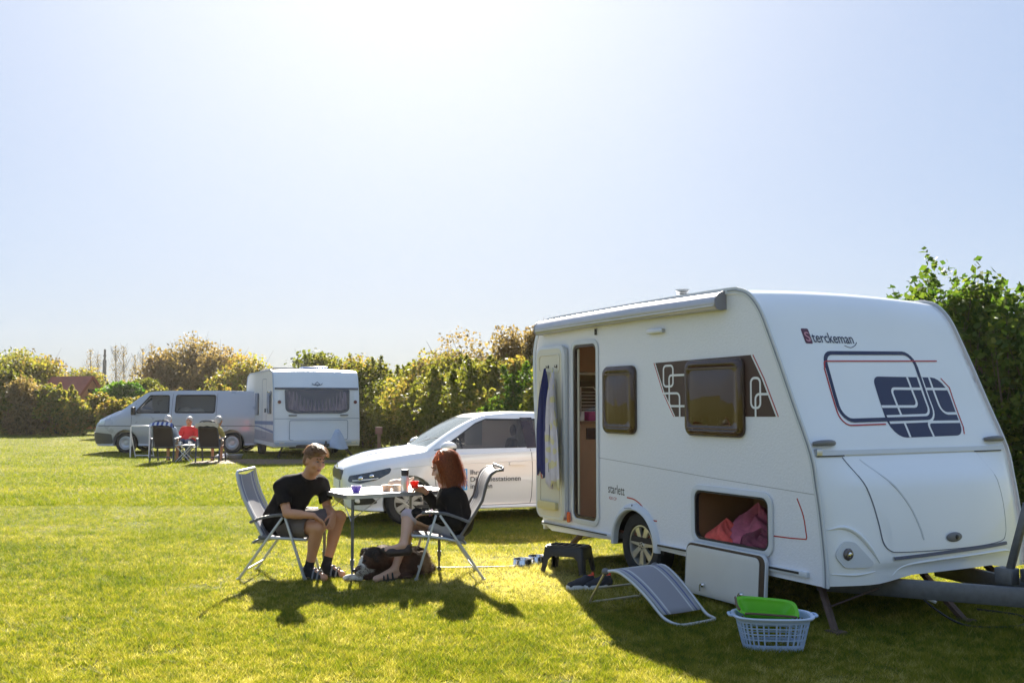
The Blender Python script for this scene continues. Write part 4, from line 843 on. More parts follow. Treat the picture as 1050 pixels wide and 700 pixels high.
f = MB(); f.box((1.35,1.1,2.60),(.75,.6,.09)); f.build('roof_hatch', mat('smoky_blue_plastic',(.25,.30,.45),.2), hob, bevel=.03)
hm = Matrix.Translation(hob.location) @ Matrix.Rotation(HA,4,'Z')
f = MB(); P = []
for i in range(10):
    t = i/9; r_ = .05+.23*t**.8; P.append([(r_*math.cos(a)*(1+.15*math.sin(3*a+t*2)), r_*.8*math.sin(a)*(1+.1*math.sin(4*a)), .62-.50*t+.03*math.sin(2*a)) for a in np.linspace(0,2*math.pi,18)[:-1]])
f.grid(P, closed=True); f.f.append(tuple(range(17))); o = f.build('hitch_cover', mat('pale_blue_tarpaulin',(.40,.46,.58),.6,var=.08,bump=.5,bscale=10), None, smooth=70, loc=hm @ Vector((1.55,-1.1,.20))); tag(o, 'pale blue grey cloth cover draped over the drawbar of the older caravan', 'cover')
# ================================================================ camping furniture
FRAME = mat('white_grey_tube', (.55,.56,.57), .35, metal=.3, var=.05); ARM = mat('armrest_grey', (.13,.13,.14), .5)
def stripemat(name, dim=1.):
    if name in MATS: return MATS[name]
    m = bpy.data.materials.new(name); m.use_nodes = True; nt = m.node_tree; nt.nodes.clear(); N = nt.nodes.new; L = nt.links.new
    out = N('ShaderNodeOutputMaterial'); b = N('ShaderNodeBsdfPrincipled'); a = N('ShaderNodeAttribute'); a.attribute_name = 'across'
    cr = N('ShaderNodeValToRGB'); cr.color_ramp.interpolation = 'CONSTANT'; L(a.outputs['Fac'], cr.inputs['Fac']); e = cr.color_ramp.elements
    st = [(0,(.42,.42,.44)),(.08,(.12,.13,.27)),(.115,(.34,.35,.38)),(.16,(.62,.62,.62)),(.20,(.33,.32,.35)),(.76,(.62,.62,.62)),(.80,(.34,.35,.38)),(.86,(.12,.13,.27)),(.895,(.42,.42,.44))]
    while len(e) < len(st): e.new(.5)
    for i, (p, c) in enumerate(st): e[i].position = p; e[i].color = (*[q*dim for q in c],1)
    L(cr.outputs['Color'], b.inputs['Base Color']); b.inputs['Roughness'].default_value = .7
    tc = N('ShaderNodeTexCoord'); n2 = N('ShaderNodeTexNoise'); n2.inputs['Scale'].default_value = 260; L(tc.outputs['Object'], n2.inputs['Vector']); bp = N('ShaderNodeBump'); bp.inputs['Strength'].default_value = .4; bp.inputs['Distance'].default_value = .004; L(n2.outputs['Fac'], bp.inputs['Height']); L(bp.outputs['Normal'], b.inputs['Normal'])
    t = N('ShaderNodeBsdfTranslucent'); L(cr.outputs['Color'], t.inputs['Color']); ms = N('ShaderNodeMixShader'); ms.inputs[0].default_value = .12; L(b.outputs[0], ms.inputs[1]); L(t.outputs[0], ms.inputs[2]); L(ms.outputs[0], out.inputs['Surface'])
    MATS[name] = m; return m
def sling(name, A, B, parent, m, sag=.02, nn=12, loc=None):
    """cloth between polylines A and B, with attribute 'across'"""
    A = smooth_path([V(*p) for p in A],3); B = smooth_path([V(*p) for p in B],3); rows = []; vs = []
    for a, b in zip(A, B): vs += [a+(b-a)*j/nn+V(0,0,-sag*math.sin(math.pi*j/nn)) for j in range(nn+1)]
    w = nn+1; k = len(A); fs = [(i*w+j, i*w+j+1, (i+1)*w+j+1, (i+1)*w+j) for i in range(k-1) for j in range(nn)]
    me = bpy.data.meshes.new(name); me.from_pydata([tuple(v) for v in vs], [], fs); at = me.attributes.new('across','FLOAT','POINT'); at.data.foreach_set('value', np.tile(np.linspace(0,1,w),k).astype(np.float32)); me.shade_smooth()
    o = link(name, me, m, parent, loc); md = o.modifiers.new('s','SOLIDIFY'); md.thickness = .003; mod_apply(o); return o
def recliner(label, group, Yn, off, back, seat, arm, fleg, rleg, bm=None):
    off = V(*off); c = V(*(np.mean([fleg[1][0], rleg[1][0]]), Yn, 0))+off*.5; root = empty('camping_chair', label, 'chair', tuple(c), 0, group)
    n3 = lambda p, k=0.: V(p[0], Yn, p[1])+off*k-c
    tb = .013
    bk = MB(); top = [n3(back[-1],0), n3(back[-1],0)+off*.04+V(0,0,.02), n3(back[-1],1)-off*.04+V(0,0,.02), n3(back[-1],1)]
    bk.tube([n3(p) for p in back]+top[1:3]+[n3(p,1) for p in back[::-1]], tb, 8); bk.build('back_frame', bm or FRAME, root, smooth=60)
    st = MB(); st.tube([n3(p) for p in seat]+[n3(p,1) for p in seat[::-1]], tb, 8, closed=True); st.build('seat_frame', FRAME, root, smooth=60)
    for k in (0,1):
        a = MB(); P = smooth_path([n3(p,k) for p in arm], 4)
        for i in range(len(P)-1): a.bar(P[i], P[i+1]+(P[i+1]-P[i])*.15, .045, .026)
        a.build('armrest', ARM, root, bevel=.008)
        l = MB(); l.bar(n3(fleg[0],k), n3(fleg[1],k)+V(0,0,.012), .020, .038, (0,1,0)); l.ell(n3(fleg[1],k)+V(0,0,.014), (.022,.018,.014)); l.build('leg', FRAME, root, bevel=.003)
        l = MB(); l.bar(n3(rleg[0],k), n3(rleg[1],k)+V(0,0,.012), .020, .038, (0,1,0)); l.ell(n3(rleg[1],k)+V(0,0,.014), (.022,.018,.014)); l.build('leg', FRAME, root, bevel=.003)
        j = V(*[rleg[0][0]*.62+rleg[1][0]*.38, 0, 0]); h = n3(back[0],k); l = MB(); l.ell(h, (.045,.016,.028)); l.bar(h, n3(seat[-1],k), .014, .045, (0,1,0)); l.build('recline_joint', ARM, root)
    for lg in (fleg, rleg):
        q = MB(); p = lambda k: n3((lg[0][0]*.18+lg[1][0]*.82, lg[0][1]*.18+lg[1][1]*.82), k); q.tube([p(0),p(1)], .010, 6); q.build('crossbar', FRAME, root)
    m = stripemat('striped_sling') if bm is None else stripemat('striped_sling_backlit', .42); i0 = .07  # right chair: same stripes, darkened in colour for its backlit look
    sling('back_sling', [n3(p,i0) for p in back], [n3(p,1-i0) for p in back], root, m); sling('seat_sling', [n3(p,i0) for p in seat], [n3(p,1-i0) for p in seat], root, m, .04)
    return root
RG = 'two striped recliner chairs at the camping table'
recliner('striped grey reclining camping chair with silver legs, left of the table under the man', RG, 9.06, (.02,.56,0),
  [(-2.245,.384),(-2.30,.49),(-2.37,.615),(-2.43,.74),(-2.47,.86),(-2.489,.952)], [(-1.86,.36),(-2.0,.372),(-2.18,.378),(-2.33,.34)],
  [(-2.364,.517),(-2.25,.56),(-2.10,.583),(-1.886,.579)], [(-2.045,.56),(-1.863,0)], [(-2.07,.56),(-2.458,0)])
recliner('striped grey reclining camping chair with curved headrest, right of the table under the woman', RG, 9.04, (-.10,.55,0),
  [(-.47,.384),(-.373,.535),(-.266,.713),(-.228,.863),(-.19,.945),(-.14,.982),(-.08,.988)], [(-.89,.40),(-.75,.395),(-.6,.375),(-.42,.335)],
  [(-.813,.605),(-.70,.607),(-.56,.588),(-.382,.52)], [(-.683,.585),(-.858,0)], [(-.648,.585),(-.25,0)], mat('dark_grey_tube',(.14,.13,.13),.4,metal=.3))

# table
TN = V(-1.45,9.02,0); tu = V(.83,.56,0); tv = V(-.56,.83,0); TA = math.atan2(.56,.83)
tb = empty('camping_table', 'white folding camping table with thin metal legs between the man and the woman', 'table', tuple(TN), TA)
f = MB(); f.plate(rrect(-.03,-.03,1.0,.66,.06), [], lambda a,b,t:(a,b,t), .735, .765); f.build('tabletop', mat('pale_table_top',(.66,.63,.60),.45,var=.04), tb, bevel=.006)
f = MB(); f.ribbon(rrect(-.03,-.03,1.0,.66,.06), .012, lambda a,b,t:(a,b,.75+t), -.02, .018, True); f.build('table_rim', ALU, tb)
for x,y in ((.02,.0),(.94,.04),(.02,.62),(.94,.62)):
    f = MB(); f.tube([(x,y,.735),(x,y,.10)], .014, 10); f.tube([(x,y,.30),(x,y,.03)], .010, 10); f.tube([(x,y,.14),(x,y,.19)], .019, 10); f.lathe([(.010,.0),(.024,.0),(.022,.022),(.012,.04)], (x,y,0), 'z', 12); f.build('leg', GALV, tb)
for a_, b_ in [q for y in (.0,.62) for q in (((.02,y,.55),(.30,y,.73)),((.94,y,.55),(.66,y,.73)))]+[((.02,.0,.5),(.02,.25,.73)),((.02,.62,.5),(.02,.37,.73))]: f = MB(); f.tube([a_,b_], .004, 5); f.build('brace', ALU, tb)
TZ = .7665
def obj1(mb, name, label, cat, m, loc, rz=0., group=None, **k):
    o = mb.build(name, m, None, loc=loc, **k); o.rotation_euler = (0,0,rz); return tag(o, label, cat, group)
f = MB(); f.lathe([(0,0),(.030,0),(.044,.03),(.048,.062),(.044,.062),(.038,.02),(0,.012)], n=24); obj1(f, 'bowl', 'small purple bowl near the front left corner of the camping table', 'bowl', mat('purple_plastic',(.10,.06,.40),.35), (-1.44,9.27,TZ))
for i, (x,y,l_,c_) in enumerate(((-1.18,9.43,'open tan food tub on the table, left of the pair beside the thermos',(.62,.38,.24)),(-1.085,9.45,'open pale food tub on the table, closest to the left side of the thermos',(.55,.44,.34)))):
    f = MB(); f.lathe([(0,0),(.036,0),(.046,.048),(.050,.05),(.050,.054),(.040,.05),(.034,.012),(0,.012)], n=24); o = obj1(f, 'food_tub', l_, 'tub', mat('tub_plastic_%d'%i,c_,.4), (x,y,TZ), 0, 'food tubs on the camping table')
    g = MB(); g.ell((0,0,.030), (.038,.038,.012)); g.build('filling', mat('spread_%d'%i,(.55,.22,.10) if i == 0 else (.60,.42,.30),.6), o)
o = link('bread_bag', blob([ell((0,0,.05),(.10,.06,.05),k=.04), ell((.07,.02,.07),(.05,.05,.05),k=.03), cap((.11,.02,.08),(.15,.03,.11),.02,.012,.02)], .006, noise=.005, nf=45.), mat('paper_bag',(.62,.50,.38),.7,var=.12,bump=.5,bscale=30)); o.location = (-1.10,9.62,TZ-.004); tag(o, 'crumpled pale bread bag lying behind the food tubs on the camping table', 'bag')
t = empty('thermos_flask', 'silver white thermos flask with a dark cap standing on the camping table', 'flask', (-1.0,9.36,TZ))
f = MB(); f.lathe([(0,0),(.036,0),(.038,.006),(.038,.125),(.030,.148),(.028,.150)], n=24); f.build('flask_body', mat('pearl_steel',(.68,.66,.62),.22,metal=.4), t)
f = MB(); f.lathe([(.029,.146),(.034,.150),(.035,.198),(.031,.205),(0,.206)], n=24); f.build('flask_cap', BLACKP, t)
f = MB(); f.lathe([(0,0),(.04,0),(.055,.012),(.052,.012),(.038,.005),(0,.005)], n=24); obj1(f, 'saucer', 'small white saucer on the right end of the camping table', 'saucer', WHITEL, (-.80,9.50,TZ))
f = MB(); f.lathe([(0,-.035),(.030,-.035),(.041,.035),(.038,.035),(.028,-.030),(0,-.03)], n=24); obj1(f, 'cup', 'bright red cup held up in the hand of the woman', 'cup', mat('red_plastic_cup',(.80,.03,.02),.35,trans=.3), (-.905,9.30,.835))

# step stool
st = empty('step_stool', 'black plastic folding step stool standing on the grass below the caravan door', 'stool', (.53,9.50,0), rad(-26)); st.scale = (.78,.85,.98)
f = MB(); f.plate(rrect(-.235,-.13,.235,.13,.03), [rrect(-.20+.08*i,-.09,-.15+.08*i,.09,.012,3) for i in range(5)], lambda a,b,t:(a,b,t), .235, .262); f.build('stool_top', BLACKP, st, bevel=.004)
for s in (-1,1):
    f = MB(); f.plate([(-.235*1.0,.25),(.235,.25),(.275,.0),(.225,.0),(.19,.13),(.14,.165),(-.14,.165),(-.19,.13),(-.225,.0),(-.275,.0)], [], lambda a,b,t,s=s:(a,s*(.13+.05*(1-b/.25))+t,b), -.010, .010); f.build('side_frame', BLACKP, st, bevel=.003)
for s in (-1,1): f = MB(); f.plate([(-.13,.25),(.13,.25),(.175,.0),(.12,.0),(.08,.14),(-.08,.14),(-.12,.0),(-.175,.0)], [], lambda a,b,t,s=s:(s*(.235+.04*(1-b/.25))+t,a,b), -.010, .010); f.build('end_frame', BLACKP, st, bevel=.003)
# sneakers
def shoe(name, label, cat, loc, rz, upper, sole, inner=None, L=.29, group=None, low=False):
    r = empty(name, label, cat, loc, rz, group); k = L/.29
    pr = [cap((-.09*k,0,.045),(.02*k,0,.045),.038,.040,.03), cap((.02*k,0,.042),(.11*k,.005,.036),.040,.030,.03)]
    if not low: pr += [cap((-.095*k,0,.05),(-.085*k,0,.095),.034,.030,.03), cap((-.02*k,0,.05),(-.045*k,0,.09),.036,.030,.03), ell((-.075*k,0,.115),(.035,.022,.04),k=.01,op='sub')]
    link('shoe_upper', blob(pr, .006, clips=[((0,0,.012),(0,0,-1))]), upper, r)
    f = MB(); P = [(.145*k*math.cos(a)*(1 if math.cos(a) > 0 else .92)+.005, (.045+.006*math.cos(a))*math.sin(a)) for a in np.linspace(0,2*math.pi,28)[:-1]]; f.plate(P, [], lambda a,b,t:(a,b,t), 0, .036); f.build('sole', sole, r, bevel=.005)
    if inner: f = MB(); f.ell((-.085*k,0,.10), (.030,.020,.014)); f.ell((-.11*k,0,.105),(.008,.02,.03)); f.build('shoe_lining', inner, r)
    if not low:
        f = MB()
        for i in range(4): f.tube([(.0+.018*i,-.022,.078-.006*i),(.004+.018*i,0,.087-.007*i),(.0+.018*i,.022,.078-.006*i)], .003, 5)
        f.build('laces', WHITEL, r)
    return r
NAVS = mat('dark_sneaker', (.022,.022,.03), .7, var=.2); SOLW = mat('white_rubber_sole', (.70,.70,.70), .5); INR = mat('orange_red_lining', (.65,.08,.03), .8)
shoe('sneaker', 'left sneaker of the dark pair with red lining and white soles by the step stool', 'shoe', (.60,8.68,0), rad(-155), NAVS, SOLW, INR, group='sneakers beside the step stool')
shoe('sneaker', 'right sneaker of the dark pair with red lining and white soles by the step stool', 'shoe', (.75,8.69,0), rad(-150), NAVS, SOLW, INR, group='sneakers beside the step stool')
for x,y,l_ in ((.10,9.86,'shiny steel dog bowl on the grass, the one farther from the step stool'),(.25,10.05,'shiny steel dog bowl on the grass, the one closer to the step stool')):
    f = MB(); f.lathe([(.105,0),(.10,.004),(.085,.06),(.09,.062),(.093,.058),(.083,.055),(.075,.014),(0,.012)], n=28); o = obj1(f, 'dog_bowl', l_, 'bowl', CHROME, (x,y,.01), 0, 'steel dog bowls')
# striped leg rest
lr = empty('leg_rest', 'striped grey leg rest with bent tube frame standing on the grass before the caravan', 'footrest', (.91,7.6,0))
L0 = lambda x,y,z: V(x-.95,y-7.6,z)
A = [(.745,7.60,.325),(.83,7.53,.335),(.93,7.44,.27),(1.03,7.36,.17),(1.12,7.29,.06),(1.17,7.24,.03)]; Bq = [(1.156,7.87,.325),(1.22,7.80,.335),(1.30,7.70,.27),(1.38,7.60,.17),(1.46,7.51,.06),(1.49,7.47,.03)]
f = MB(); lp = [L0(*p) for p in A]+[L0(1.21,7.205,.02),L0(1.27,7.20,.016),L0(1.50,7.37,.016),L0(1.52,7.42,.02)]+[L0(*p) for p in Bq[::-1]]; f.tube(lp, .012, 8, sm=3); f.tube([L0(*A[0]),L0(*Bq[0])], .012, 8); f.build('rest_frame', FRAME, lr, smooth=60)
f = MB(); f.tube([L0(.745,7.60,.325),L0(.66,8.02,.02),L0(.70,8.05,.014),L0(1.06,8.28,.014),L0(1.09,8.27,.02),L0(1.156,7.87,.325)], .009, 8, sm=3); f.tube([L0(.70,7.83,.16),L0(1.12,8.08,.16)], .008, 6); f.build('stand', mat('pale_gold_tube',(.50,.46,.36),.35,metal=.5), lr, smooth=60)
f = MB(); f.ell(L0(.745,7.60,.325),(.03,.03,.026)); f.ell(L0(1.156,7.87,.325),(.03,.03,.026)); f.build('corner_joint', ARM, lr)
sling('rest_sling', [L0(*p)+V(.012,.008,.006) for p in A[:5]], [L0(*p)-V(.012,.008,-.006) for p in Bq[:5]], lr, stripemat('striped_sling'), .004)
# laundry basket and tub
LB = mat('pale_blue_basket', (.42,.53,.72), .45, var=.03); bk = empty('laundry_basket', 'pale blue plastic laundry basket with slotted sides on the grass before the caravan', 'basket', (1.70,6.60,0), rad(-4)); bk.scale = (.88,.88,.88)
def sup(a, rx, ry, n=3.2): c, s = math.cos(a), math.sin(a); return (rx*math.copysign(abs(c)**(2/n),c), ry*math.copysign(abs(s)**(2/n),s))
NA = 96; H = .245
def brad(z): t = z/H; return .215+.058*t, .135+.045*t
m_ = MB(); zs = [0.02,.045]+[.045+.036*(i+1)-(.009 if 0 else 0) for i in range(4)]+[H]
def ring(z, dr=0): rx, ry = brad(z); return [(*sup(2*math.pi*j/NA, rx+dr, ry+dr), z) for j in range(NA)]
# rails (horizontal) and ribs (vertical)
for z0_, z1_ in ((.0,.05),(.083,.092),(.125,.134),(.167,.176),(.205,.245)):
    m_.grid([ring(z0_),ring(z1_),ring(z1_,-.005),ring(z0_,-.005),ring(z0_)], closed=True)
for j in range(0, NA):
    if j % 3 == 0:
        a = 2*math.pi*j/NA; P = []
        for z in (.04,.21): rx, ry = brad(z); P.append(V(*sup(a,rx-.0025,ry-.0025), z))
        tn = V(*sup(a+.02,*brad(.1)),0)-V(*sup(a-.02,*brad(.1)),0); tn /= np.linalg.norm(tn); m_.bar(P[0], P[1], .011, .005, tuple(np.cross(tn,(0,0,1))))
m_.add([(*sup(2*math.pi*j/NA,.214,.134),.006) for j in range(NA)], [tuple(range(NA))]); m_.build('basket_body', LB, bk)
f = MB(); f.grid([ring(H-.012,.0),ring(H-.014,.018),ring(H,.026),ring(H+.008,.022),ring(H+.006,.0),ring(H-.012,.0)], closed=True); f.build('basket_rim', mat('pale_blue_rim',(.55,.63,.78),.4,var=.02), bk)
f = MB()
for s in (-1,1): f.tube([(s*.285,-.05,H),(s*.315,-.045,H+.002),(s*.320,0,H+.003),(s*.315,.045,H+.002),(s*.285,.05,H)], .010, 8, sm=3)
f.build('basket_handle', LB, bk)
tub = empty('plastic_tub', 'bright green plastic tub with brown handles lying tilted in the laundry basket', 'tub', (1.67,6.65,.185), rad(-6)); tub.rotation_euler = (rad(17), rad(4), rad(-6)); tub.scale = (.9,.88,.85)
rg = lambda z, rx, ry: [(*sup(2*math.pi*j/48, rx, ry, 4.5), z) for j in range(48)]
GRN = mat('lime_plastic', (.16,.58,.02), .35, var=.02, trans=.25)
f = MB(); f.grid([rg(.0,.155,.085),rg(.09,.195,.115),rg(.095,.222,.142),rg(.088,.224,.144),rg(.092,.200,.118),rg(.006,.150,.080)], closed=True); f.f.append(tuple(5*48+j for j in range(48))); f.f.append(tuple(range(48))); f.build('tub_body', GRN, tub)
f = MB(); f.tube([(-.17,-.145,.098),(-.12,-.152,.108),(.12,-.152,.112),(.19,-.140,.104)], .009, 8, sm=3); f.tube([(-.205,-.10,.10),(-.222,-.05,.112),(-.222,.07,.112)], .009, 8, sm=3); f.build('tub_handle', mat('brown_rubber',(.10,.06,.03),.6), tub)

# ================================================================ people
SKIN = mat('skin', (.56,.27,.15), .5, var=.05, scale=10, bump=.08, bscale=90); SKIN2 = mat('pale_skin', (.62,.36,.24), .5, var=.05, scale=10)
def unit(v): v = V(*v); return v/(np.linalg.norm(v)+1e-9)
def hand(W, d, n, thumb, curl=.5, s=1., spread=1.):
    """palm and five fingers from wrist W along d, palm facing n, thumb on side 'thumb' (unit vector)"""
    W = V(*W); d = unit(d); n = unit(V(*n)-d*np.dot(n,d)); t = unit(V(*thumb)-d*np.dot(thumb,d)-n*np.dot(thumb,n)); pr = []
    for i, (o, ln) in enumerate(((.030,.072),(.010,.078),(-.010,.073),(-.029,.060))):
        o *= s; kn = W+d*.088*s+t*o*spread; pr.append(cap(W+t*o*.55+d*.012, kn, .014*s, .011*s, .012)); p = kn; a = curl*.5; dd = d
        for seg, q in enumerate((.45,.32,.25)):
            dd = unit(d*math.cos(a)+n*math.sin(a)); e = p+dd*ln*q*s; pr.append(cap(p, e, (.0098-.0009*seg)*s, (.0090-.0009*seg)*s, .004)); p = e; a += curl*.75
    th0 = W+d*.022*s+t*.022*s; th1 = th0+unit(d*.65+t*.75+n*.25)*.040*s; th2 = th1+unit(d*.9+t*.25+n*(.2+curl*.4))*.032*s; th3 = th2+unit(d+n*(.2+curl*.6))*.022*s
    pr += [cap(th0, th1, .014*s, .0115*s, .010), cap(th1, th2, .0105*s, .0095*s, .004), cap(th2, th3, .0095*s, .008*s, .003)]
    return pr
def frame_of(fwd, up=(0,0,1)):
    f = unit(fwd); r = unit(np.cross(f, up)); u = np.cross(r, f); return np.stack([f, r, u], 1)      # columns: forward, right-hand side, up
def head(c, fwd, s=1., tilt=(0,0,1)):
    R = frame_of(fwd, tilt); c = V(*c); P = lambda a,b,d: c+R@V(a,b,d)*s
    pr = [ell(c+R@V(-.012,0,.025)*s, V(.098,.077,.095)*s, R, k=.02), ell(P(.022,0,-.035), V(.070,.062,.085)*s, R, k=.03), ell(P(.045,0,-.088), V(.032,.036,.026)*s, R, k=.03),
          cap(P(.086,0,.018), P(.106,0,-.022), .009*s, .013*s, .012), ell(P(.100,.012,-.026), V(.010,.008,.008)*s, R, k=.006), ell(P(.100,-.012,-.026), V(.010,.008,.008)*s, R, k=.006),
          cap(P(.088,-.032,.038), P(.090,.032,.038), .010*s, .010*s, .014), ell(P(.090,.031,.014), V(.014,.016,.012)*s, R, k=.010, op='sub'), ell(P(.090,-.031,.014), V(.014,.016,.012)*s, R, k=.010, op='sub'),
          ell(P(.072,.042,-.022), V(.022,.024,.024)*s, R, k=.02), ell(P(.072,-.042,-.022), V(.022,.024,.024)*s, R, k=.02),
          cap(P(.088,-.018,-.056), P(.088,.018,-.056), .009*s, .009*s, .008), cap(P(.086,-.014,-.067), P(.086,.014,-.067), .010*s, .010*s, .006), cap(P(.104,-.022,-.0615), P(.104,.022,-.0615), .0045*s, .0045*s, .004, 'sub')]
    for q in (-1,1): pr += [ell(P(-.008,.078*q,-.005), V(.018,.010,.032)*s, R, k=.008), ell(P(.0,.088*q,-.003), V(.009,.006,.018)*s, R, k=.005, op='sub')]
    return pr, P, R
def eyes(P, R, root, off, iris=(.05,.03,.02), s=1.):
    for q in (-1,1):
        e = link('eye', blob([ell(P(.080,.031*q,.013)-off, V(.012,.0135,.0065)*s, R, k=.002)], .003), mat('eye_white',(.30,.25,.22),.3)); e.parent = root
        i = link('iris', blob([ell(P(.091,.031*q,.013)-off, V(.005,.0075,.0065)*s, R, k=.001)], .002), mat('iris_dark',iris,.1)); i.parent = e
        b = link('eyebrow', blob([cap(P(.098,.015*q,.040)-off, P(.086,.048*q,.040)-off, .0065*s, .0045*s, .003)], .0025), mat('brow_hair',(.07,.04,.02),.9)); b.parent = root
    l = link('lips', blob([cap(P(.0955,-.019,-.057)-off, P(.0955,.019,-.057)-off, .0045*s, .0045*s, .003), cap(P(.094,-.015,-.067)-off, P(.094,.015,-.067)-off, .005*s, .005*s, .003)], .003), mat('lip',(.30,.08,.06),.4)); l.parent = root
def hairmat(name, c, tr=.35):
    m = mat(name, c, .45, var=.35, scale=60, spec=.6, trans=tr); return m
def strands(name, P, R, root, off, m, paths, w=.005):
    f = MB()
    for pts in paths:
        Q = [P(*p)-off for p in pts]; Q = smooth_path([V(*q) for q in Q], 3); k = len(Q)
        vs = []; 
        for i, q in enumerate(Q):
            t = Q[min(i+1,k-1)]-Q[max(i-1,0)]; o = q-(P(0,0,0)-off); sd = np.cross(t,o); sd = sd/(np.linalg.norm(sd)+1e-9); ww = w*(1-.8*(i/(k-1))**2)
            vs += [q+sd*ww, q-sd*ww]
        f.add(vs, [(2*i,2*i+1,2*i+3,2*i+2) for i in range(k-1)])
    return f.build(name, m, root, smooth=80, merge=False)
def body(root, name, J, skin, res=.007, fs=1., bare_arms=True, shoes=True, offs=None):
    """one continuous skinned figure from joints; J: dict of points"""
    g = lambda k: V(*J[k]); pr = []
    pel, che, nek = g('pelvis'), g('chest'), g('neck')
    pr += [cap(g('hipR'), g('hipL'), .105*fs, .105*fs, .05), cap(pel, che, .115*fs, .115*fs, .06), cap(g('shR')*.72+g('shL')*.28, g('shL')*.72+g('shR')*.28, .088*fs, .088*fs, .06), cap(che, nek, .10*fs, .055*fs, .05), cap(nek, g('head')+V(0,0,-.03), .058*fs, .055*fs, .02)]
    for s in 'RL':
        pr += [cap(g('sh'+s), g('el'+s), .046*fs, .037*fs, .03), cap(g('el'+s), g('wr'+s), .038*fs, .025*fs, .012), cap(g('el'+s)*.75+g('wr'+s)*.25, g('el'+s)*.5+g('wr'+s)*.5, .036*fs, .032*fs, .02)]
        pr += [cap(g('hip'+s), g('kn'+s), .088*fs, .055*fs, .03), cap(g('kn'+s), g('an'+s), .052*fs, .034*fs, .015)]
        kn, an = g('kn'+s), g('an'+s); bk_ = unit(kn-g('hip'+s)); sh_ = unit(an-kn); back = unit(-bk_+sh_*np.dot(bk_,sh_)); pr.append(ell(kn*.68+an*.32+back*.018, V(.046,.042,.10)*fs, frame_of(back, -sh_), k=.03))
        toe = g('toe'+s); ft = unit(toe-an); heel = V(an[0],an[1],0)+V(0,0,min(an[2]-.02, .04) if an[2] < .2 else an[2]-.06)-V(ft[0],ft[1],0)*.03; pr += [cap(an, heel, .034*fs, .030*fs, .015), cap(heel, toe, .030*fs, .026*fs, .02), cap(an, toe, .032*fs, .024*fs, .02)]
        hd = J['hand'+s]; pr += hand(J['wr'+s], *hd)
    hp, P, R = head(J['head'], J['face'], J.get('hs',1.), J.get('tilt',(0,0,1))); pr += hp
    blobobj(name, pr, skin, root, res, off=root.location)
    return P, R
def garment(root, name, prims, m, clips=(), res=.007, noise=.0045, nf=31.):
    o = blobobj(name, prims, m, root, res, off=root.location, clips=list(clips), noise=noise, nf=nf)
    md = o.modifiers.new('s','SOLIDIFY'); md.thickness = .001; o.modifiers.clear(); return o

# ---- man
M = dict(pelvis=(-2.14,9.34,.50), chest=(-2.01,9.31,.74), neck=(-1.89,9.26,.895), head=(-1.815,9.20,1.058), face=(.74,-.66,-.22), tilt=(.16,0,1),
  shR=(-2.115,9.15,.825), shL=(-1.785,9.43,.840), elR=(-2.02,9.03,.60), elL=(-1.73,9.42,.60), wrR=(-1.77,8.95,.590), wrL=(-1.635,9.19,.565),
  hipR=(-2.05,9.24,.475), hipL=(-2.04,9.44,.475), knR=(-1.735,9.00,.475), knL=(-1.60,9.32,.535), anR=(-1.84,9.12,.10), anL=(-1.71,9.27,.10), toeR=(-1.68,9.02,.032), toeL=(-1.55,9.19,.032),
  hs=1.0, handR=((.75,.25,-.55),(-.3,-.2,-1),(.2,.9,.3),.55), handL=((.0,-.65,-.60),(-.8,.3,-.5),(-.7,-.3,.5),.5))
man = empty('person', 'man in black polo shirt and grey shorts bending forward in the left camping chair', 'person', (-2.0,9.3,0))
P_, R_ = body(man, 'body', M, SKIN, .006, 1.10); off = V(*man.location); g = lambda k: V(*M[k])
BLKC = mat('black_cotton', (.010,.008,.008), .95, spec=.15, var=.2, scale=10, bump=.4, bscale=25); SHC = mat('grey_brown_shorts', (.135,.11,.105), .85, var=.12, scale=14, bump=.4, bscale=30)
ev = lambda a, b, t: g(a)*(1-t)+g(b)*t
shirt = [cap(g('hipR')+V(-.03,0,.06), g('hipL')+V(-.03,0,.06), .132,.132,.05), cap(g('pelvis')+V(-.02,0,.02), g('chest')+V(-.02,0,0), .158,.158,.06), cap(ev('shR','shL',.2), ev('shL','shR',.2), .108,.108,.06), cap(g('chest'), g('neck'), .125,.068,.05),
  cap(g('shR'), ev('shR','elR',.78), .064,.066,.035), cap(g('shL'), ev('shL','elL',.78), .064,.066,.035)]
d1 = unit(g('elR')-g('shR')); d2 = unit(g('elL')-g('shL')); nd = unit(g('head')-g('neck'))
shirt = [p for p in shirt]
garment(man, 'polo_shirt', shirt+[cap(ev('shR','elR',.80)+d1*.02, ev('shR','elR',.80)+d1*.10, .075,.08,.006,'sub'), cap(ev('shL','elL',.80)+d2*.02, ev('shL','elL',.80)+d2*.10, .075,.08,.006,'sub')], BLKC, [(g('neck')+nd*.030, nd)], .006)
f = MB(); cc = g('neck')+nd*.018-off
f_R = frame_of(nd, (.5,-.86,.1)); cpts = [cc+f_R@V(.004*math.sin(a*2), .062*math.sin(a), .066*math.cos(a))+unit((.5,-.86,-.3))*.012 for a in np.linspace(0,2*math.pi,26)[:-1]]
f.tube(cpts, .012, 8, closed=True); f.build('collar', BLKC, man, smooth=70)
shorts = [cap(g('hipR'), g('hipL'), .130,.130,.05), cap(g('hipR'), ev('hipR','knR',.80), .112,.092,.03), cap(g('hipL'), ev('hipL','knL',.80), .112,.092,.03)]
e1 = unit(g('knR')-g('hipR')); e2 = unit(g('knL')-g('hipL'))
shorts += [cap(ev('hipR','knR',.82)+e1*.02, ev('hipR','knR',.82)+e1*.12, .098,.10,.006,'sub'), cap(ev('hipL','knL',.82)+e2*.02, ev('hipL','knL',.82)+e2*.12, .088,.09,.006,'sub')]
garment(man, 'shorts', shorts, SHC, [], .006)
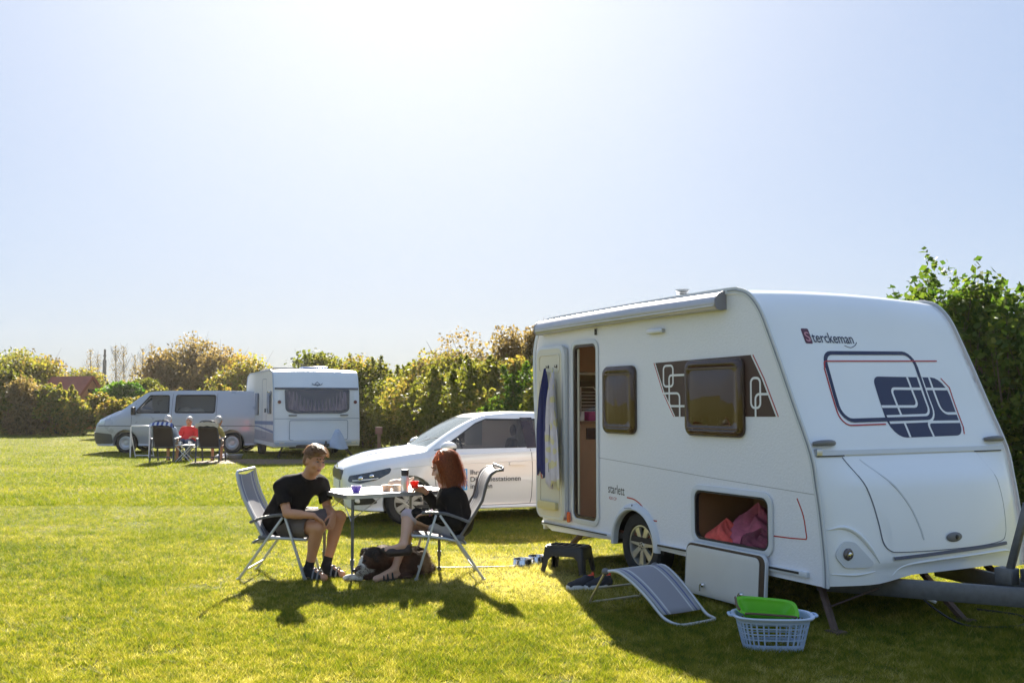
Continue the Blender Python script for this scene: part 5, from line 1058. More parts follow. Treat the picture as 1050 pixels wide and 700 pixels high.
HR = hairmat('sandy_brown_hair', (.34,.19,.09), .45); S_ = lambda a,b,c_: P_(a,b,c_)
hp = [ell(P_(-.022,0,.050), V(.104,.086,.088), R_, k=.02), ell(P_(.045,0,.090), V(.055,.062,.030), R_, k=.02), ell(P_(-.055,0,-.005), V(.062,.078,.075), R_, k=.02)]
blobobj('hair', hp+[ell(P_(.075,0,-.02), V(.075,.085,.085), R_, k=.012, op='sub')], HR, man, .006, off=off, noise=.006, nf=75.)
rr = random.Random(4); pth = []
for i in range(1100):
    a = rr.uniform(-math.pi, math.pi); e = rr.uniform(.05,1.35); x, y, z = math.cos(a)*math.cos(e), math.sin(a)*math.cos(e), math.sin(e)
    if x > .55 and e < .55: continue
    b = (-.018+.106*x, .088*y, .046+.092*z); q = (b[0]+.020*x+.014, b[1]+.016*y+rr.uniform(-.007,.007), b[2]+.014*z+rr.uniform(-.002,.014)); r_ = (q[0]+.022+.012*x+rr.uniform(-.006,.012), q[1]*1.05+rr.uniform(-.006,.006)+.006, q[2]-.010+rr.uniform(-.008,.010)); pth.append([b,q,r_])
strands('hair_locks', P_, R_, man, off, HR, pth, .0042)
eyes(P_, R_, man, off)
SANDAL = mat('dark_sandal', (.03,.025,.022), .7); SOCK = mat('black_sock', (.015,.015,.017), .9)
for s in 'RL':
    an, to = g('an'+s), g('toe'+s); ft = unit((to-an)*V(1,1,0)); sh_ = unit(g('kn'+s)-an)
    blobobj('sock', [cap(an+sh_*.075, an, .042,.041,.01), cap(an, an-ft*.02-V(0,0,.05), .041,.037,.015), cap(an-ft*.02-V(0,0,.05), to-ft*.03, .036,.033,.02), cap(an, to-ft*.03, .038,.031,.02)], SOCK, man, .006, off=off)
    f = MB(); ln_ = np.cross(ft,(0,0,1)); c0 = V(an[0],an[1],0)+ft*.055-off; f.plate([(.150*math.cos(a)*(1 if math.cos(a)>0 else .85), (.046+.006*math.cos(a))*math.sin(a)) for a in np.linspace(0,2*math.pi,24)[:-1]], [], lambda a,b,t: c0+ft*a+ln_*b+V(0,0,t), 0, .022); so = f.build('sandal', SANDAL, man, bevel=.004)
    f = MB()
    for k_, h_ in ((.085,.075),(.03,.088)): f.tube([c0+ft*k_+ln_*q*.048+V(0,0,.018+h_*(1-abs(q)**2.5)) for q in np.linspace(-1,1,9)], .008, 6)
    f.build('strap', mat('grey_strap',(.22,.22,.23),.6), so)

# ---- woman
M = dict(pelvis=(-.52,9.32,.475), chest=(-.55,9.30,.68), neck=(-.585,9.29,.80), head=(-.635,9.27,.985), face=(-.95,-.22,-.28), hs=1.02,
  shL=(-.55,9.14,.735), shR=(-.59,9.46,.74), elL=(-.50,9.08,.515), elR=(-.72,9.50,.62), wrL=(-.735,9.09,.60), wrR=(-.815,9.37,.775),
  hipL=(-.55,9.22,.46), hipR=(-.55,9.41,.46), knL=(-.955,9.16,.565), knR=(-.945,9.32,.47), anL=(-.965,8.99,.325), anR=(-1.06,9.09,.095), toeL=(-1.115,8.95,.285), toeR=(-1.21,8.97,.03),
  handL=((-.95,.15,-.15),(0,.1,-1),(0,1,0),.35,.92), handR=((-.80,-.45,.25),(-.3,-.6,-.2),(.2,-.3,1),.75,.92))
wom = empty('person', 'woman with red bobbed hair and black cardigan in the right camping chair, holding a cup', 'person', (-.7,9.3,0))
g = lambda k: V(*M[k]); P_, R_ = body(wom, 'body', M, SKIN2, .006, .98); off = V(*wom.location)
e1 = unit(g('wrL')-g('elL')); e2 = unit(g('wrR')-g('elR')); nd = unit(g('head')-g('neck'))
card = [cap(g('hipL')+V(.03,0,.03), g('hipR')+V(.03,0,.03), .136,.136,.05), cap(g('pelvis')+V(.01,0,.03), g('chest'), .154,.142,.06), cap(ev('shR','shL',.2), ev('shL','shR',.2), .108,.108,.06), cap(g('chest'), g('neck'), .115,.066,.05),
  cap(g('shL'), g('elL'), .072,.064,.035), cap(g('elL'), ev('elL','wrL',.9), .064,.050,.02), cap(g('shR'), g('elR'), .070,.060,.035), cap(g('elR'), ev('elR','wrR',.88), .054,.044,.02), cap(g('chest')+V(-.07,0,-.03), g('chest')+V(-.09,0,-.06), .075,.06,.04)]
garment(wom, 'cardigan', card+[cap(g('wrL')+e1*.01, g('wrL')+e1*.10, .055,.06,.004,'sub'), cap(g('wrR')+e2*.01, g('wrR')+e2*.10, .055,.06,.004,'sub')], BLKC, [(g('neck')+nd*.028, nd)], .006)
blobobj('cardigan_hem', [cap(ev('hipL','knL',.05)+V(0,-.02,.02), ev('hipL','knL',.80)+V(0,-.012,.030), .088,.062,.03), cap(g('hipL')+V(.05,-.06,.0), g('hipL')+V(.02,-.07,-.03), .06,.05,.03)], BLKC, wom, .006, off=off, noise=.003, nf=40.)
blobobj('shorts', [cap(g('hipL'), g('hipR'), .116,.116,.05), cap(g('hipL'), ev('hipL','knL',.36), .100,.092,.03), cap(g('hipR'), ev('hipR','knR',.40), .100,.090,.03)], mat('lilac_white_shorts',(.55,.54,.66),.85,bump=.3,bscale=30), wom, .006, off=off, noise=.002, nf=40.)
blobobj('knee_cuff', [cap(ev('hipL','knL',.86), ev('hipL','knL',1.0)+V(0,0,.004), .068,.060,.02)], mat('pale_mauve_cloth',(.50,.40,.42),.85,bump=.3,bscale=30), wom, .006, off=off, noise=.003, nf=50.)
HW = hairmat('copper_red_hair', (.42,.115,.036), .55)
hp = [ell(P_(-.028,0,.046), V(.100,.086,.082), R_, k=.02), ell(P_(-.055,0,-.04), V(.070,.084,.085), R_, k=.03), ell(P_(-.05,.045,-.105), V(.046,.034,.060), R_, k=.03), ell(P_(-.05,-.045,-.105), V(.046,.034,.060), R_, k=.03), ell(P_(.030,0,.082), V(.050,.066,.030), R_, k=.02)]
blobobj('hair', hp+[ell(P_(.098,0,-.03), V(.092,.095,.105), R_, k=.012, op='sub')], HW, wom, .006, off=off, noise=.005, nf=70.)
rr = random.Random(8); pth = []
for i in range(2600):
    a = rr.uniform(-math.pi, math.pi); 
    if abs(a) < 1.05 and rr.random() < .93: continue
    x, y = math.cos(a), math.sin(a); q = []; j_ = rr.uniform(-.008,.016) if rr.random() < .8 else rr.uniform(.012,.040); ln_ = rr.uniform(.6,1.2); wp, wa = rr.uniform(0,6), rr.uniform(.002,.010); st_ = rr.uniform(.0,.45)
    for t in np.linspace(st_, 1, 6):
        e = math.pi/2*(1-t*1.1); 
        if t < .75: q.append((-.030+(.110+j_)*x*math.cos(e), (.096+j_)*y*math.cos(e), .045+(.092+j_)*math.sin(e)))
        else: u_ = (t-.75)/.25; q.append((-.034+(.106+j_+.008*u_)*x-.004*u_, (.094+j_+.006*u_)*y, .060-.19*u_*ln_-.055*u_))
    q = [(a_+wa*t_*math.sin(wp+7*t_), b_+wa*t_*math.cos(wp*1.3+6*t_), c_) for (a_, b_, c_), t_ in zip(q, np.linspace(st_,1,6))]
    pth.append(q)
strands('hair_locks', P_, R_, wom, off, HW, pth, .0038); eyes(P_, R_, wom, off, s=.96)
an, to = g('anL'), g('toeL'); ft = unit(to-an)
blobobj('slip_on_shoe', [cap(an+V(.035,.0,-.055), to+V(.03,0,-.025), .036,.034,.02), cap(to+V(.05,0,-.015), to+V(-.03,0,.0), .036,.024,.02), cap(an+V(.035,0,-.05), an+V(.03,0,-.02), .036,.034,.02), ell(an+V(-.005,0,.012),(.045,.034,.040),k=.01,op='sub')], mat('dark_brown_shoe',(.035,.02,.016),.6,bump=.3,bscale=40), wom, .006, off=off)
an, to = g('anR'), g('toeR'); ft = unit((to-an)*V(1,1,0)); ln_ = np.cross(ft,(0,0,1)); c0 = V(an[0],an[1],0)+ft*.06-off
f = MB(); f.plate([(.135*math.cos(a)*(1 if math.cos(a)>0 else .85), (.040+.005*math.cos(a))*math.sin(a)) for a in np.linspace(0,2*math.pi,24)[:-1]], [], lambda a,b,t: c0+ft*a+ln_*b+V(0,0,t), 0, .020); so = f.build('sandal', SANDAL, wom, bevel=.004)
f = MB()
for k_, h_ in ((.07,.048),(.03,.062),(-.02,.075)): f.tube([c0+ft*k_+ln_*q*.042+V(0,0,.014+h_*(1-abs(q)**2.5)) for q in np.linspace(-1,1,9)], .009, 6)
f.build('strap', SANDAL, so)
f = MB(); wr = g('wrL')-off; f.tube([wr+frame_of(e1)@V(0,.030*math.cos(a),.030*math.sin(a)) for a in np.linspace(0,2*math.pi,16)[:-1]], .007, 6, closed=True); f.build('bracelet', mat('purple_band',(.25,.08,.30),.5), wom)

# ---- dog lying under the table
dog = empty('dog', 'brown and black dog with white muzzle lying under the camping table by the woman\'s feet', 'dog', (-1.15,9.30,0))
DB = mat('dog_brown_fur', (.085,.036,.018), .85, var=.45, scale=9, bump=.8, bscale=70); DK = mat('dog_dark_fur', (.022,.014,.012), .85, var=.3, bump=.8, bscale=70); DW = mat('dog_white_fur', (.72,.67,.60), .9, var=.12, bump=.6, bscale=70)
HS = 1.27; hc = V(-1.262,9.08,.188); hf = unit((-.80,-.52,-.36)); RD = frame_of(hf); PD = lambda a,b,c_: hc+RD@V(a,b,c_)*HS
hE = lambda a,b,c_,r,k=.03: ell(PD(a,b,c_), V(*r)*HS, RD, k=k)
hC = lambda p,q,ra,rb,k: cap(PD(*p), PD(*q), ra*HS, rb*HS, k)
dp = [ell((-1.18,9.30,.135),(.13,.12,.130),k=.05), ell((-1.03,9.36,.130),(.16,.125,.125),k=.05), ell((-.90,9.38,.130),(.13,.130,.13),k=.05), cap((-1.20,9.28,.17), hc+V(.05,.03,-.01), .105,.085,.05),
  hE(0,0,0,(.080,.072,.068)), hC((.05,0,-.015),(.125,0,-.030),.042,.028,.025), hE(.142,0,-.020,(.016,.018,.014),.01),
  cap((-1.20,9.19,.10),(-1.28,9.06,.045),.050,.034,.04), cap((-1.28,9.06,.045),(-1.46,9.02,.030),.032,.026,.02), ell((-1.475,9.018,.028),(.036,.028,.022),k=.015),
  ell((-.93,9.25,.12),(.12,.06,.105),k=.04), cap((-.98,9.20,.07),(-1.02,9.16,.045),.055,.036,.03), cap((-1.02,9.16,.045),(-.93,9.12,.030),.030,.024,.02), cap((-.93,9.12,.03),(-1.05,9.10,.026),.026,.024,.01),
  cap((-.82,9.42,.10),(-.76,9.47,.05),.04,.03,.03), cap((-.76,9.47,.05),(-.78,9.34,.035),.028,.018,.02)]
for q in (-1,1): dp += [hC((-.015,.060*q,.045),(.0,.100*q,.050),.022,.017,.012), hC((.0,.100*q,.050),(.020,.128*q,.022),.016,.009,.008)]
def fur(o, n, ln, bias=(.8,0,-.45), w=.0045, seed=1):
    """short tufts of hair grown from the surface, kept in the same mesh"""
    r = np.random.default_rng(seed); me = o.data; vs = np.array([v.co[:] for v in me.vertices]); nn = np.array([v.normal[:] for v in me.vertices]); idx = r.integers(0,len(vs),n)
    p = vs[idx]; q = nn[idx]; d = q*.55+np.array(bias)+r.normal(0,.28,(n,3)); d /= np.linalg.norm(d,axis=1)[:,None]; s_ = np.cross(d,q+1e-3); s_ /= np.linalg.norm(s_,axis=1)[:,None]; L_ = ln*(.5+r.random(n))[:,None]
    tri = np.stack([p-s_*w/2, p+s_*w/2, p+d*L_], 1).reshape(-1,3); F0 = [tuple(f.vertices) for f in me.polygons]; k = len(vs)
    m2 = bpy.data.meshes.new(me.name); m2.from_pydata(np.concatenate([vs,tri]).tolist(), [], F0+[(k+3*i,k+3*i+1,k+3*i+2) for i in range(n)]); m2.materials.append(me.materials[0]); m2.shade_smooth(); o.data = m2; return o
fur(blobobj('body', dp, DB, dog, .007, off=dog.location, noise=.004, nf=80.), 9000, .032)
dl_ = V(*dog.location)
fur(blobobj('dark_coat', [ell((-1.20,9.315,.20),(.11,.09,.078),k=.05), ell((-1.05,9.37,.19),(.13,.09,.074),k=.05), ell((-1.24,9.20,.15),(.06,.05,.08),k=.04)], DK, dog, .007, off=dog.location, noise=.010, nf=60.), 3500, .034, seed=2)
fur(blobobj('head_patch', [hE(-.014,0,.022,(.074,.071,.056),.02)]+[q_ for q in (-1,1) for q_ in (hC((-.015,.060*q,.047),(.0,.102*q,.052),.025,.019,.012), hC((.0,.102*q,.052),(.021,.131*q,.020),.018,.010,.008))], DK, dog, .005, off=dog.location, noise=.003, nf=90.), 3000, .018, (.5,0,-.5), .004, 3)
fur(blobobj('white_muzzle', [hC((.080,0,-.024),(.122,0,-.034),.042,.030,.02), hC((.045,0,-.052),(.11,0,-.052),.036,.020,.015), hC((.09,0,.010),(.066,0,.046),.016,.010,.01), ell((-1.29,9.10,.085),(.045,.05,.055),k=.03)], DW, dog, .005, off=dog.location, noise=.003, nf=90.), 1800, .014, (.5,0,-.6), .004, 4)
blobobj('white_paw', [cap((-1.36,9.036,.036),(-1.46,9.02,.032),.035,.030,.02), ell((-1.477,9.018,.030),(.039,.031,.024),k=.015)], DW, dog, .005, off=dog.location, noise=.002, nf=90.)
fur(blobobj('pale_haunch', [ell((-.83,9.30,.13),(.065,.085,.10),k=.03)], mat('dog_sandy_fur',(.30,.19,.11),.9,var=.25,bump=.8,bscale=70), dog, .006, off=dog.location, noise=.006, nf=70.), 1200, .03, seed=5)
blobobj('nose', [ell(PD(.155,0,-.014),(.017,.021,.016),RD,k=.01)], BLACKP, dog, .004, off=dog.location)
for q in (-1,1): blobobj('eye', [ell(PD(.068,.033*q,.022),(.013,.013,.012),RD,k=.002)], mat('dog_eye',(.01,.006,.004),.08), dog, .003, off=dog.location)
f = MB(); f.tube([V(-1.255,9.20,.160)-dl_+frame_of(unit((-.8,-.9,.1)))@V(0,.108*math.cos(a),.108*math.sin(a)) for a in np.linspace(0,2*math.pi,20)[:-1]], .009, 6, closed=True); f.build('collar', BLACKP, dog)
f = MB(); f.tube([(-1.25,9.36,.27),(-.95,9.75,.02),(-.70,9.66,.02),(-.2,9.72,.015),(.10,9.75,.02),(.13,9.75,.02)], .005, 6, sm=6); obj1(f, 'dog_leash', 'thin dark dog leash running over the grass to the right of the dog', 'leash', BLACKP, (0,0,0))

# ================================================================ the three older people by the silver van
def recl_back(label, x, y, m):
    r = empty('reclining_chair', label, 'chair', (x,y,0), 0, 'dark reclining chairs seen from behind near the silver van'); FR = mat('dark_blue_grey_frame',(.045,.05,.075),.4); CL = mat('dark_brown_sling',(.035,.022,.022),.85)
    f = MB(); f.tube([(-.27,.12,.38),(-.26,.02,.75),(-.22,-.08,1.02),(-.12,-.10,1.10),(.12,-.10,1.10),(.22,-.08,1.02),(.26,.02,.75),(.27,.12,.38)], .016, 8, sm=3); f.tube([(-.25,-.03,.93),(.25,-.03,.93)], .014, 6); f.build('back_frame', FR, r, smooth=60)
    P = []
    for z, yy, w in ((.36,.14,.25),(.6,.06,.25),(.8,-.01,.245),(.95,-.05,.225),(1.04,-.075,.18),(1.085,-.09,.10)): P.append([(-w+2*w*j/10, yy+.03*math.sin(math.pi*j/10), z) for j in range(11)])
    f = MB(); f.grid(P); f.build('back_sling', CL, r, smooth=60); f = MB(); f.grid([[(-.26+.52*j/8, yy, z-.02*math.sin(math.pi*j/8)) for j in range(9)] for yy, z in ((.10,.40),(.35,.42),(.62,.44))]); f.build('seat_sling', CL, r, smooth=60)
    for s in (-1,1):
        f = MB(); f.bar((s*.31,.0,.62),(s*.31,.50,.66),.05,.03); f.build('armrest', mat('pale_armrest',(.55,.55,.56),.5), r, bevel=.01)
        f = MB(); f.bar((s*.31,.02,.62),(s*.31,-.06,.0),.03,.05); f.build('leg', FR, r); f = MB(); f.bar((s*.31,.42,.64),(s*.31,.58,.0),.03,.05); f.build('leg', FR, r)
    f = MB(); f.bar((-.31,-.045,.14),(.31,-.045,.14),.03,.03); f.bar((-.31,.10,.40),(.31,.10,.40),.025,.025); f.build('crossbar', FR, r)
    return r
recl_back('dark reclining chair seen from behind with a blue striped towel over its back', -9.28, 26.55, None)
recl_back('dark reclining chair seen from behind with a beige towel over its back', -8.07, 26.55, None)
def drape(name, label, x, y, w, m, h=.16):
    P = []
    for i in range(8):
        t = i/7*math.pi; P.append([(x-w+2*w*j/16, y-.10*math.cos(t)*.9-.055, 1.115-(h if t < 1.57 else h*1.2)*(abs(math.cos(t))**.8)*(1+.06*math.sin(j*1.3))-.0*abs(j-8)-.05*(abs(j-8)/8)**3) for j in range(17)])
    f = MB(); f.grid(P); o = f.build(name, m, None, smooth=70); return tag(o, label, 'towel', 'towels over the dark reclining chairs')
drape('towel', 'blue and white striped towel draped over the left dark reclining chair', -9.28, 26.51, .31, patmat('blue_striped_terry',(.62,.62,.66),'stripes',(.05,.08,.28),2.6), .13)
drape('towel', 'beige towel draped over the right dark reclining chair', -8.07, 26.51, .31, mat('beige_terry',(.55,.43,.28),.9,bump=.4), .15)
def elder(label, J, top, bottom, hair, hairshape='short', res=.014, gkey=None):
    r = empty('person', label, 'person', (J['pelvis'][0], J['pelvis'][1], 0)); gg = lambda k: V(*J[k]); P, R = body(r, 'body', J, SKIN, res*.8); o = V(*r.location); eb_ = lambda a,b,t: gg(a)*(1-t)+gg(b)*t
    blobobj('shirt', [cap(gg('hipR')+V(0,0,.05), gg('hipL')+V(0,0,.05), .13,.13,.05), cap(gg('pelvis'), gg('chest'), .15,.14,.06), cap(eb_('shR','shL',.2), eb_('shL','shR',.2), .105,.105,.06), cap(gg('chest'), gg('neck'), .12,.06,.05), cap(gg('shR'), eb_('shR','elR',.8), .068,.066,.03), cap(gg('shL'), eb_('shL','elL',.8), .068,.066,.03)], top, r, res*.8, off=o, noise=.003, nf=30., clips=[(gg('neck')+V(0,0,.02),(0,0,1))])
    if bottom[1] > 0: blobobj('trousers', [cap(gg('hipR'), gg('hipL'), .13,.13,.05)]+[q for s in 'RL' for q in (cap(gg('hip'+s), eb_('hip'+s,'kn'+s,min(1,bottom[1])), .105,.085,.03),)]+([q for s in 'RL' for q in (cap(gg('kn'+s), gg('an'+s)+V(0,0,.03), .075,.06,.03),)] if bottom[1] > 1 else []), bottom[0], r, res*.8, off=o, noise=.003, nf=30.)
    blobobj('hair', [ell(P(-.028,0,.040),(.108,.092,.092),R,k=.02), ell(P(-.06,0,-.02),(.065,.085,.075),R,k=.02), ell(P(.09,0,-.01),(.070,.085,.080),R,k=.01,op='sub')], hair, r, .009, off=o, noise=.006, nf=60.)
    for s in 'RL': blobobj('shoe', [cap(V(gg('an'+s)[0],gg('an'+s)[1],.05), gg('toe'+s)+V(0,0,.01), .05,.045,.02)], mat('dark_sandal',(.03,.025,.022),.7), r, .012, off=o)
    if J['face'][1] < 0: eyes(P, R, r, o)
    return r
def seated(x, y, d, fwd, lean=0., z=.46):
    """simple seated pose; d=+1 facing away from the camera, -1 towards it"""
    s = d
    return dict(pelvis=(x,y,z), chest=(x+lean*.5,y-.06*s,z+.26), neck=(x+lean*.8,y-.06*s,z+.42), head=(x+lean,y-.03*s,z+.585), face=fwd, shR=(x+.18*s+lean*.8,y-.06*s,z+.36), shL=(x-.18*s+lean*.8,y-.06*s,z+.36),
      elR=(x+.26*s+lean*.5,y+.02*s,z+.12), elL=(x-.26*s+lean*.5,y+.02*s,z+.12), wrR=(x+.20*s,y+.25*s,z+.16), wrL=(x-.20*s,y+.25*s,z+.16), hipR=(x+.10*s,y+.02*s,z), hipL=(x-.10*s,y+.02*s,z),
      knR=(x+.13*s,y+.45*s,z+.02), knL=(x-.13*s,y+.45*s,z+.02), anR=(x+.12*s,y+.42*s,.10), anL=(x-.12*s,y+.42*s,.10), toeR=(x+.14*s,y+.58*s,.04), toeL=(x-.14*s,y+.58*s,.04),
      handR=((-.2*s,s,-.1),(0,0,-1),(-s,0,0),.5,1.1), handL=((.2*s,s,-.1),(0,0,-1),(s,0,0),.5,1.1))
WH = hairmat('white_hair',(.72,.70,.66),.3)
J = seated(-9.28,26.93,1,(.15,.98,-.05),.02,.50); J['head'] = (-9.24,26.85,1.12); elder('white haired person in a pale shirt sitting in the left dark reclining chair', J, mat('pale_blue_shirt',(.35,.42,.52),.85), (mat('khaki_shorts',(.30,.24,.16),.85),.7), WH)
J = seated(-8.07,26.93,1,(.35,.93,-.05),.10,.50); J['head'] = (-7.87,26.82,1.10); J['neck'] = (-7.93,26.85,.93); J['shR'] = (-7.84,26.85,.84); J['elR'] = (-7.76,26.88,.66); elder('white haired person in a mustard shirt leaning right in the right dark reclining chair', J, mat('mustard_shirt',(.42,.32,.08),.85), (mat('beige_shorts',(.34,.28,.2),.85),.7), WH)
J = seated(-9.05,27.95,-1,(.05,-.99,-.08),.0,.48); elder('white haired man in red polo shirt and jeans facing the camera between two dark chairs', J, mat('red_polo',(.62,.022,.025),.85,var=.08,bump=.3), (mat('blue_jeans',(.05,.08,.15),.9,var=.15),2), WH)
f = MB(); f.box((0,.0,.30),(.42,.40,.04)); 
cr_ = empty('folding_stool', 'low folding stool beneath the man in the red shirt', 'stool', (-9.05,27.98,0)); f = MB(); f.box((0,0,.335),(.42,.36,.03)); f.build('seat', mat('blue_canvas',(.05,.08,.2),.8), cr_, bevel=.01)
for s in (-1,1): f = MB(); f.tube([(-.18,s*.16,.0),(.18,s*.16,.33)], .012, 6); f.tube([(.18,s*.16,.0),(-.18,s*.16,.33)], .012, 6); f.build('leg', GREYP, cr_)
ft_ = empty('folding_table', 'small white folding table with crossed legs in front of the man in red', 'table', (-8.82,26.95,0))
f = MB(); f.box((0,0,.44),(.46,.34,.025)); f.build('tabletop', WHITEL, ft_, bevel=.006)
for s in (-1,1): f = MB(); f.tube([(-.20,s*.14,.0),(.20,s*.14,.43)], .012, 6); f.tube([(.20,s*.14,.0),(-.20,s*.14,.43)], .012, 6); f.build('leg', WHITEL, ft_)
for i,(x,y,l_) in enumerate(((-8.95,26.92,'white cup at the left end of the small white folding table'),(-8.70,26.98,'white cup at the right end of the small white folding table'))):
    f = MB(); f.lathe([(0,0),(.032,0),(.042,.085),(.038,.085),(.03,.01),(0,.01)], n=14); f.tube([(.04,0,.07),(.065,0,.06),(.065,0,.03),(.036,0,.02)], .006, 5, sm=2); obj1(f, 'cup', l_, 'cup', WHITEL, (x,y,.454), .5*i, 'white cups on the small folding table')
wf_ = empty('drying_frame', 'white tubular frame standing on the grass left of the dark reclining chairs', 'frame', (-10.70,28.75,0))
f = MB(); f.tube([(-.27,0,.0),(-.27,0,.88),(-.25,0,.91),(.25,0,.91),(.27,0,.88),(.27,0,.0)], .020, 8); f.build('front_tube', WHITEL, wf_, smooth=60); f = MB(); f.tube([(-.27,.03,.70),(-.27,.40,.0)], .016, 8); f.tube([(.27,.03,.70),(.27,.40,.0)], .016, 8); f.tube([(-.27,.38,.05),(.27,.38,.05)], .014, 6); f.build('rear_strut', WHITEL, wf_)
o = link('plastic_bag', blob([ell((0,0,.06),(.16,.12,.07),k=.05), ell((.12,.02,.09),(.08,.08,.08),k=.04), ell((-.12,0,.05),(.08,.07,.06),k=.04)], .012, noise=.012, nf=28.), mat('white_carrier_bag',(.72,.72,.73),.5,bump=.6,bscale=12)); o.location = (-8.22,28.3,-.005); tag(o, 'crumpled white carrier bag on the grass under the rear wheel end of the silver van', 'bag')
f = MB(); f.lathe([(0,0),(.16,0),(.22,.11),(.235,.115),(.21,.10),(.15,.015),(0,.015)], n=24); obj1(f, 'washing_bowl', 'grey washing bowl on the grass between the white bag and the old caravan', 'bowl', mat('grey_bowl_plastic',(.30,.31,.33),.4), (-7.85,28.35,0))
# ================================================================ vegetation
BARK = mat('bark', (.10,.075,.055), .9, var=.3, scale=12, bump=.8, bscale=30)
G1 = [(.055,.068,.012),(.095,.108,.018),(.14,.14,.025),(.19,.165,.035),(.24,.15,.05)]
G2 = [(.07,.09,.018),(.13,.14,.028),(.21,.185,.04),(.27,.18,.05),(.23,.12,.05)]
G3 = [(.09,.075,.04),(.15,.11,.055),(.20,.14,.07),(.20,.125,.07),(.25,.18,.09)]
G4 = [(.022,.050,.010),(.038,.078,.012),(.062,.105,.014),(.10,.14,.02),(.15,.17,.03)]
G5 = [(.04,.10,.012),(.06,.14,.015),(.09,.17,.02),(.12,.18,.02),(.2,.2,.03)]
LM = {'green': leafmat('leaf_green', G1), 'gold': leafmat('leaf_gold', G2), 'rust': leafmat('leaf_rust', G3), 'dark': leafmat('leaf_dark', G4, trans=.42), 'lime': leafmat('leaf_lime', G5)}
def shrub(label, x, y, h, r, n, leaf, key, group, seed, cat='shrub', ry=None, tint=.5, spread=.22, shoots=14, name='shrub', low=.12):
    rg_ = np.random.default_rng(seed); ry = ry or r; root = empty(name, label, cat, (x,y,0), 0, group)
    k = max(10, int(16*(h/3)*(r/1.3))); CL = []
    while len(CL) < k:
        q = rg_.uniform(-1,1,3); 
        if q@q > 1: continue
        zz = (q[2]*.5+.5); prof_ = (1-.55*max(0,zz-.45)**1.3/.45)*min(1,.72+zz)
        CL.append((q[0]*r*.78*prof_, q[1]*ry*.78*prof_, h*(low+.80*zz), (.26+.22*rg_.random())*min(r,h*.5)*1.15, rg_.normal(0,.10)))
    tips = []
    for i in range(shoots):
        a = rg_.uniform(0,2*math.pi); q = rg_.random()**.5*.75; x0, y0 = r*q*math.cos(a), ry*q*math.sin(a); z0 = h*(.88-.25*q); tips.append((V(x0,y0,z0-.5), V(x0+rg_.normal(0,.12),y0+rg_.normal(0,.12),z0+h*.13*rg_.uniform(.4,1.25))))
    P = []; T = []
    tot = sum(c[3]**2 for c in CL)
    for c in CL:
        m = int(n*.86*c[3]**2/tot); d = rg_.normal(size=(m,3)); d /= np.linalg.norm(d,axis=1)[:,None]; rr_ = c[3]*(1-.55*rg_.random(m)**1.6)*(1+.25*np.sin(d[:,0]*5+c[4]*30)*np.cos(d[:,1]*4+d[:,2]*5)); pts = d*rr_[:,None]; pts[:,2] *= .85
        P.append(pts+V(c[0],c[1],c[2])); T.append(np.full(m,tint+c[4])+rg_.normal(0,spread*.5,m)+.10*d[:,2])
    m = int(n*.14/max(1,len(tips)))
    for a, b in tips:
        t = rg_.random(m)**.8; P.append(a+(b-a)*t[:,None]+rg_.normal(0,.05+.09*h/3,(m,3))*(1.15-t)[:,None]); T.append(np.full(m,tint)+rg_.normal(0,spread*.5,m))
    P = np.concatenate(P); T = np.concatenate(T); P[:,2] = np.maximum(P[:,2], .04)
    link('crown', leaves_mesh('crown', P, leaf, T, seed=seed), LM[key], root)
    f = MB(); st = sorted(CL, key=lambda c: -c[2])[:7]
    for i, c in enumerate(st):
        b = V(rg_.normal(0,.10*r), rg_.normal(0,.10*r), 0); e = V(c[0],c[1],c[2]); mid = b*.4+e*.6*V(.7,.7,.75)+V(0,0,.1); f.tube([b, mid, e], [.035*h/3,.022*h/3,.006], 6, sm=3)
        for _ in range(3): f.tube([mid, e+V(*rg_.normal(0,c[3]*.6,3))], [.014,.004], 5)
    for a, b in tips[:10]: f.tube([V(a[0]*.7,a[1]*.7,a[2]*.7), a, b], [.016,.010,.003], 5)
    f.build('trunk', BARK, root, smooth=70, merge=False); return root
sd = 100
# middle hedge between the old caravan and the big one, running on behind it to the right
line = [(-7.6,38.0),(-3.6,33.4),(0.7,24.8),(4.0,18.6),(6.3,16.4),(9.6,13.6),(11.6,11.8)]
L1 = smooth_path([V(*p) for p in line], 8); ln_s = [0]
for a, b in zip(L1, L1[1:]): ln_s.append(ln_s[-1]+np.linalg.norm(b-a))
def online(s): return V(np.interp(s, ln_s, [p[0] for p in L1]), np.interp(s, ln_s, [p[1] for p in L1]))
s_ = 0.; i = 0
while s_ < ln_s[-1]:
    p = online(s_); px_ = 525+1021*p[0]/p[1]; sd += 1; near = p[1] < 17.0
    jit = RNG.normal(0,.18,2)
    if near:
        break
    else:
        key = ['green','green','gold','green'][i % 4] if px_ < 500 else ['green','gold','dark'][i % 3]
        ly = float(np.interp(px_, [250,320,360,400,440,480,520,560,620,900],[382,374,361,357,360,352,345,350,360,350])); h = (1.6+(412-ly)/1021*p[1])*(.90+.08*RNG.random())
        lab = {'green':'leafy green hedge shrub in the row between the old caravan and the big caravan','gold':'yellow green hedge shrub in the row between the old caravan and the big caravan','dark':'dark green hedge shrub in the row behind the white car'}[key]
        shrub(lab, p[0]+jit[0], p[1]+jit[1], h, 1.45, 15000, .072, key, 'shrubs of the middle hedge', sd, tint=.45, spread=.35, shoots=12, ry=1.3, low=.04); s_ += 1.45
    i += 1
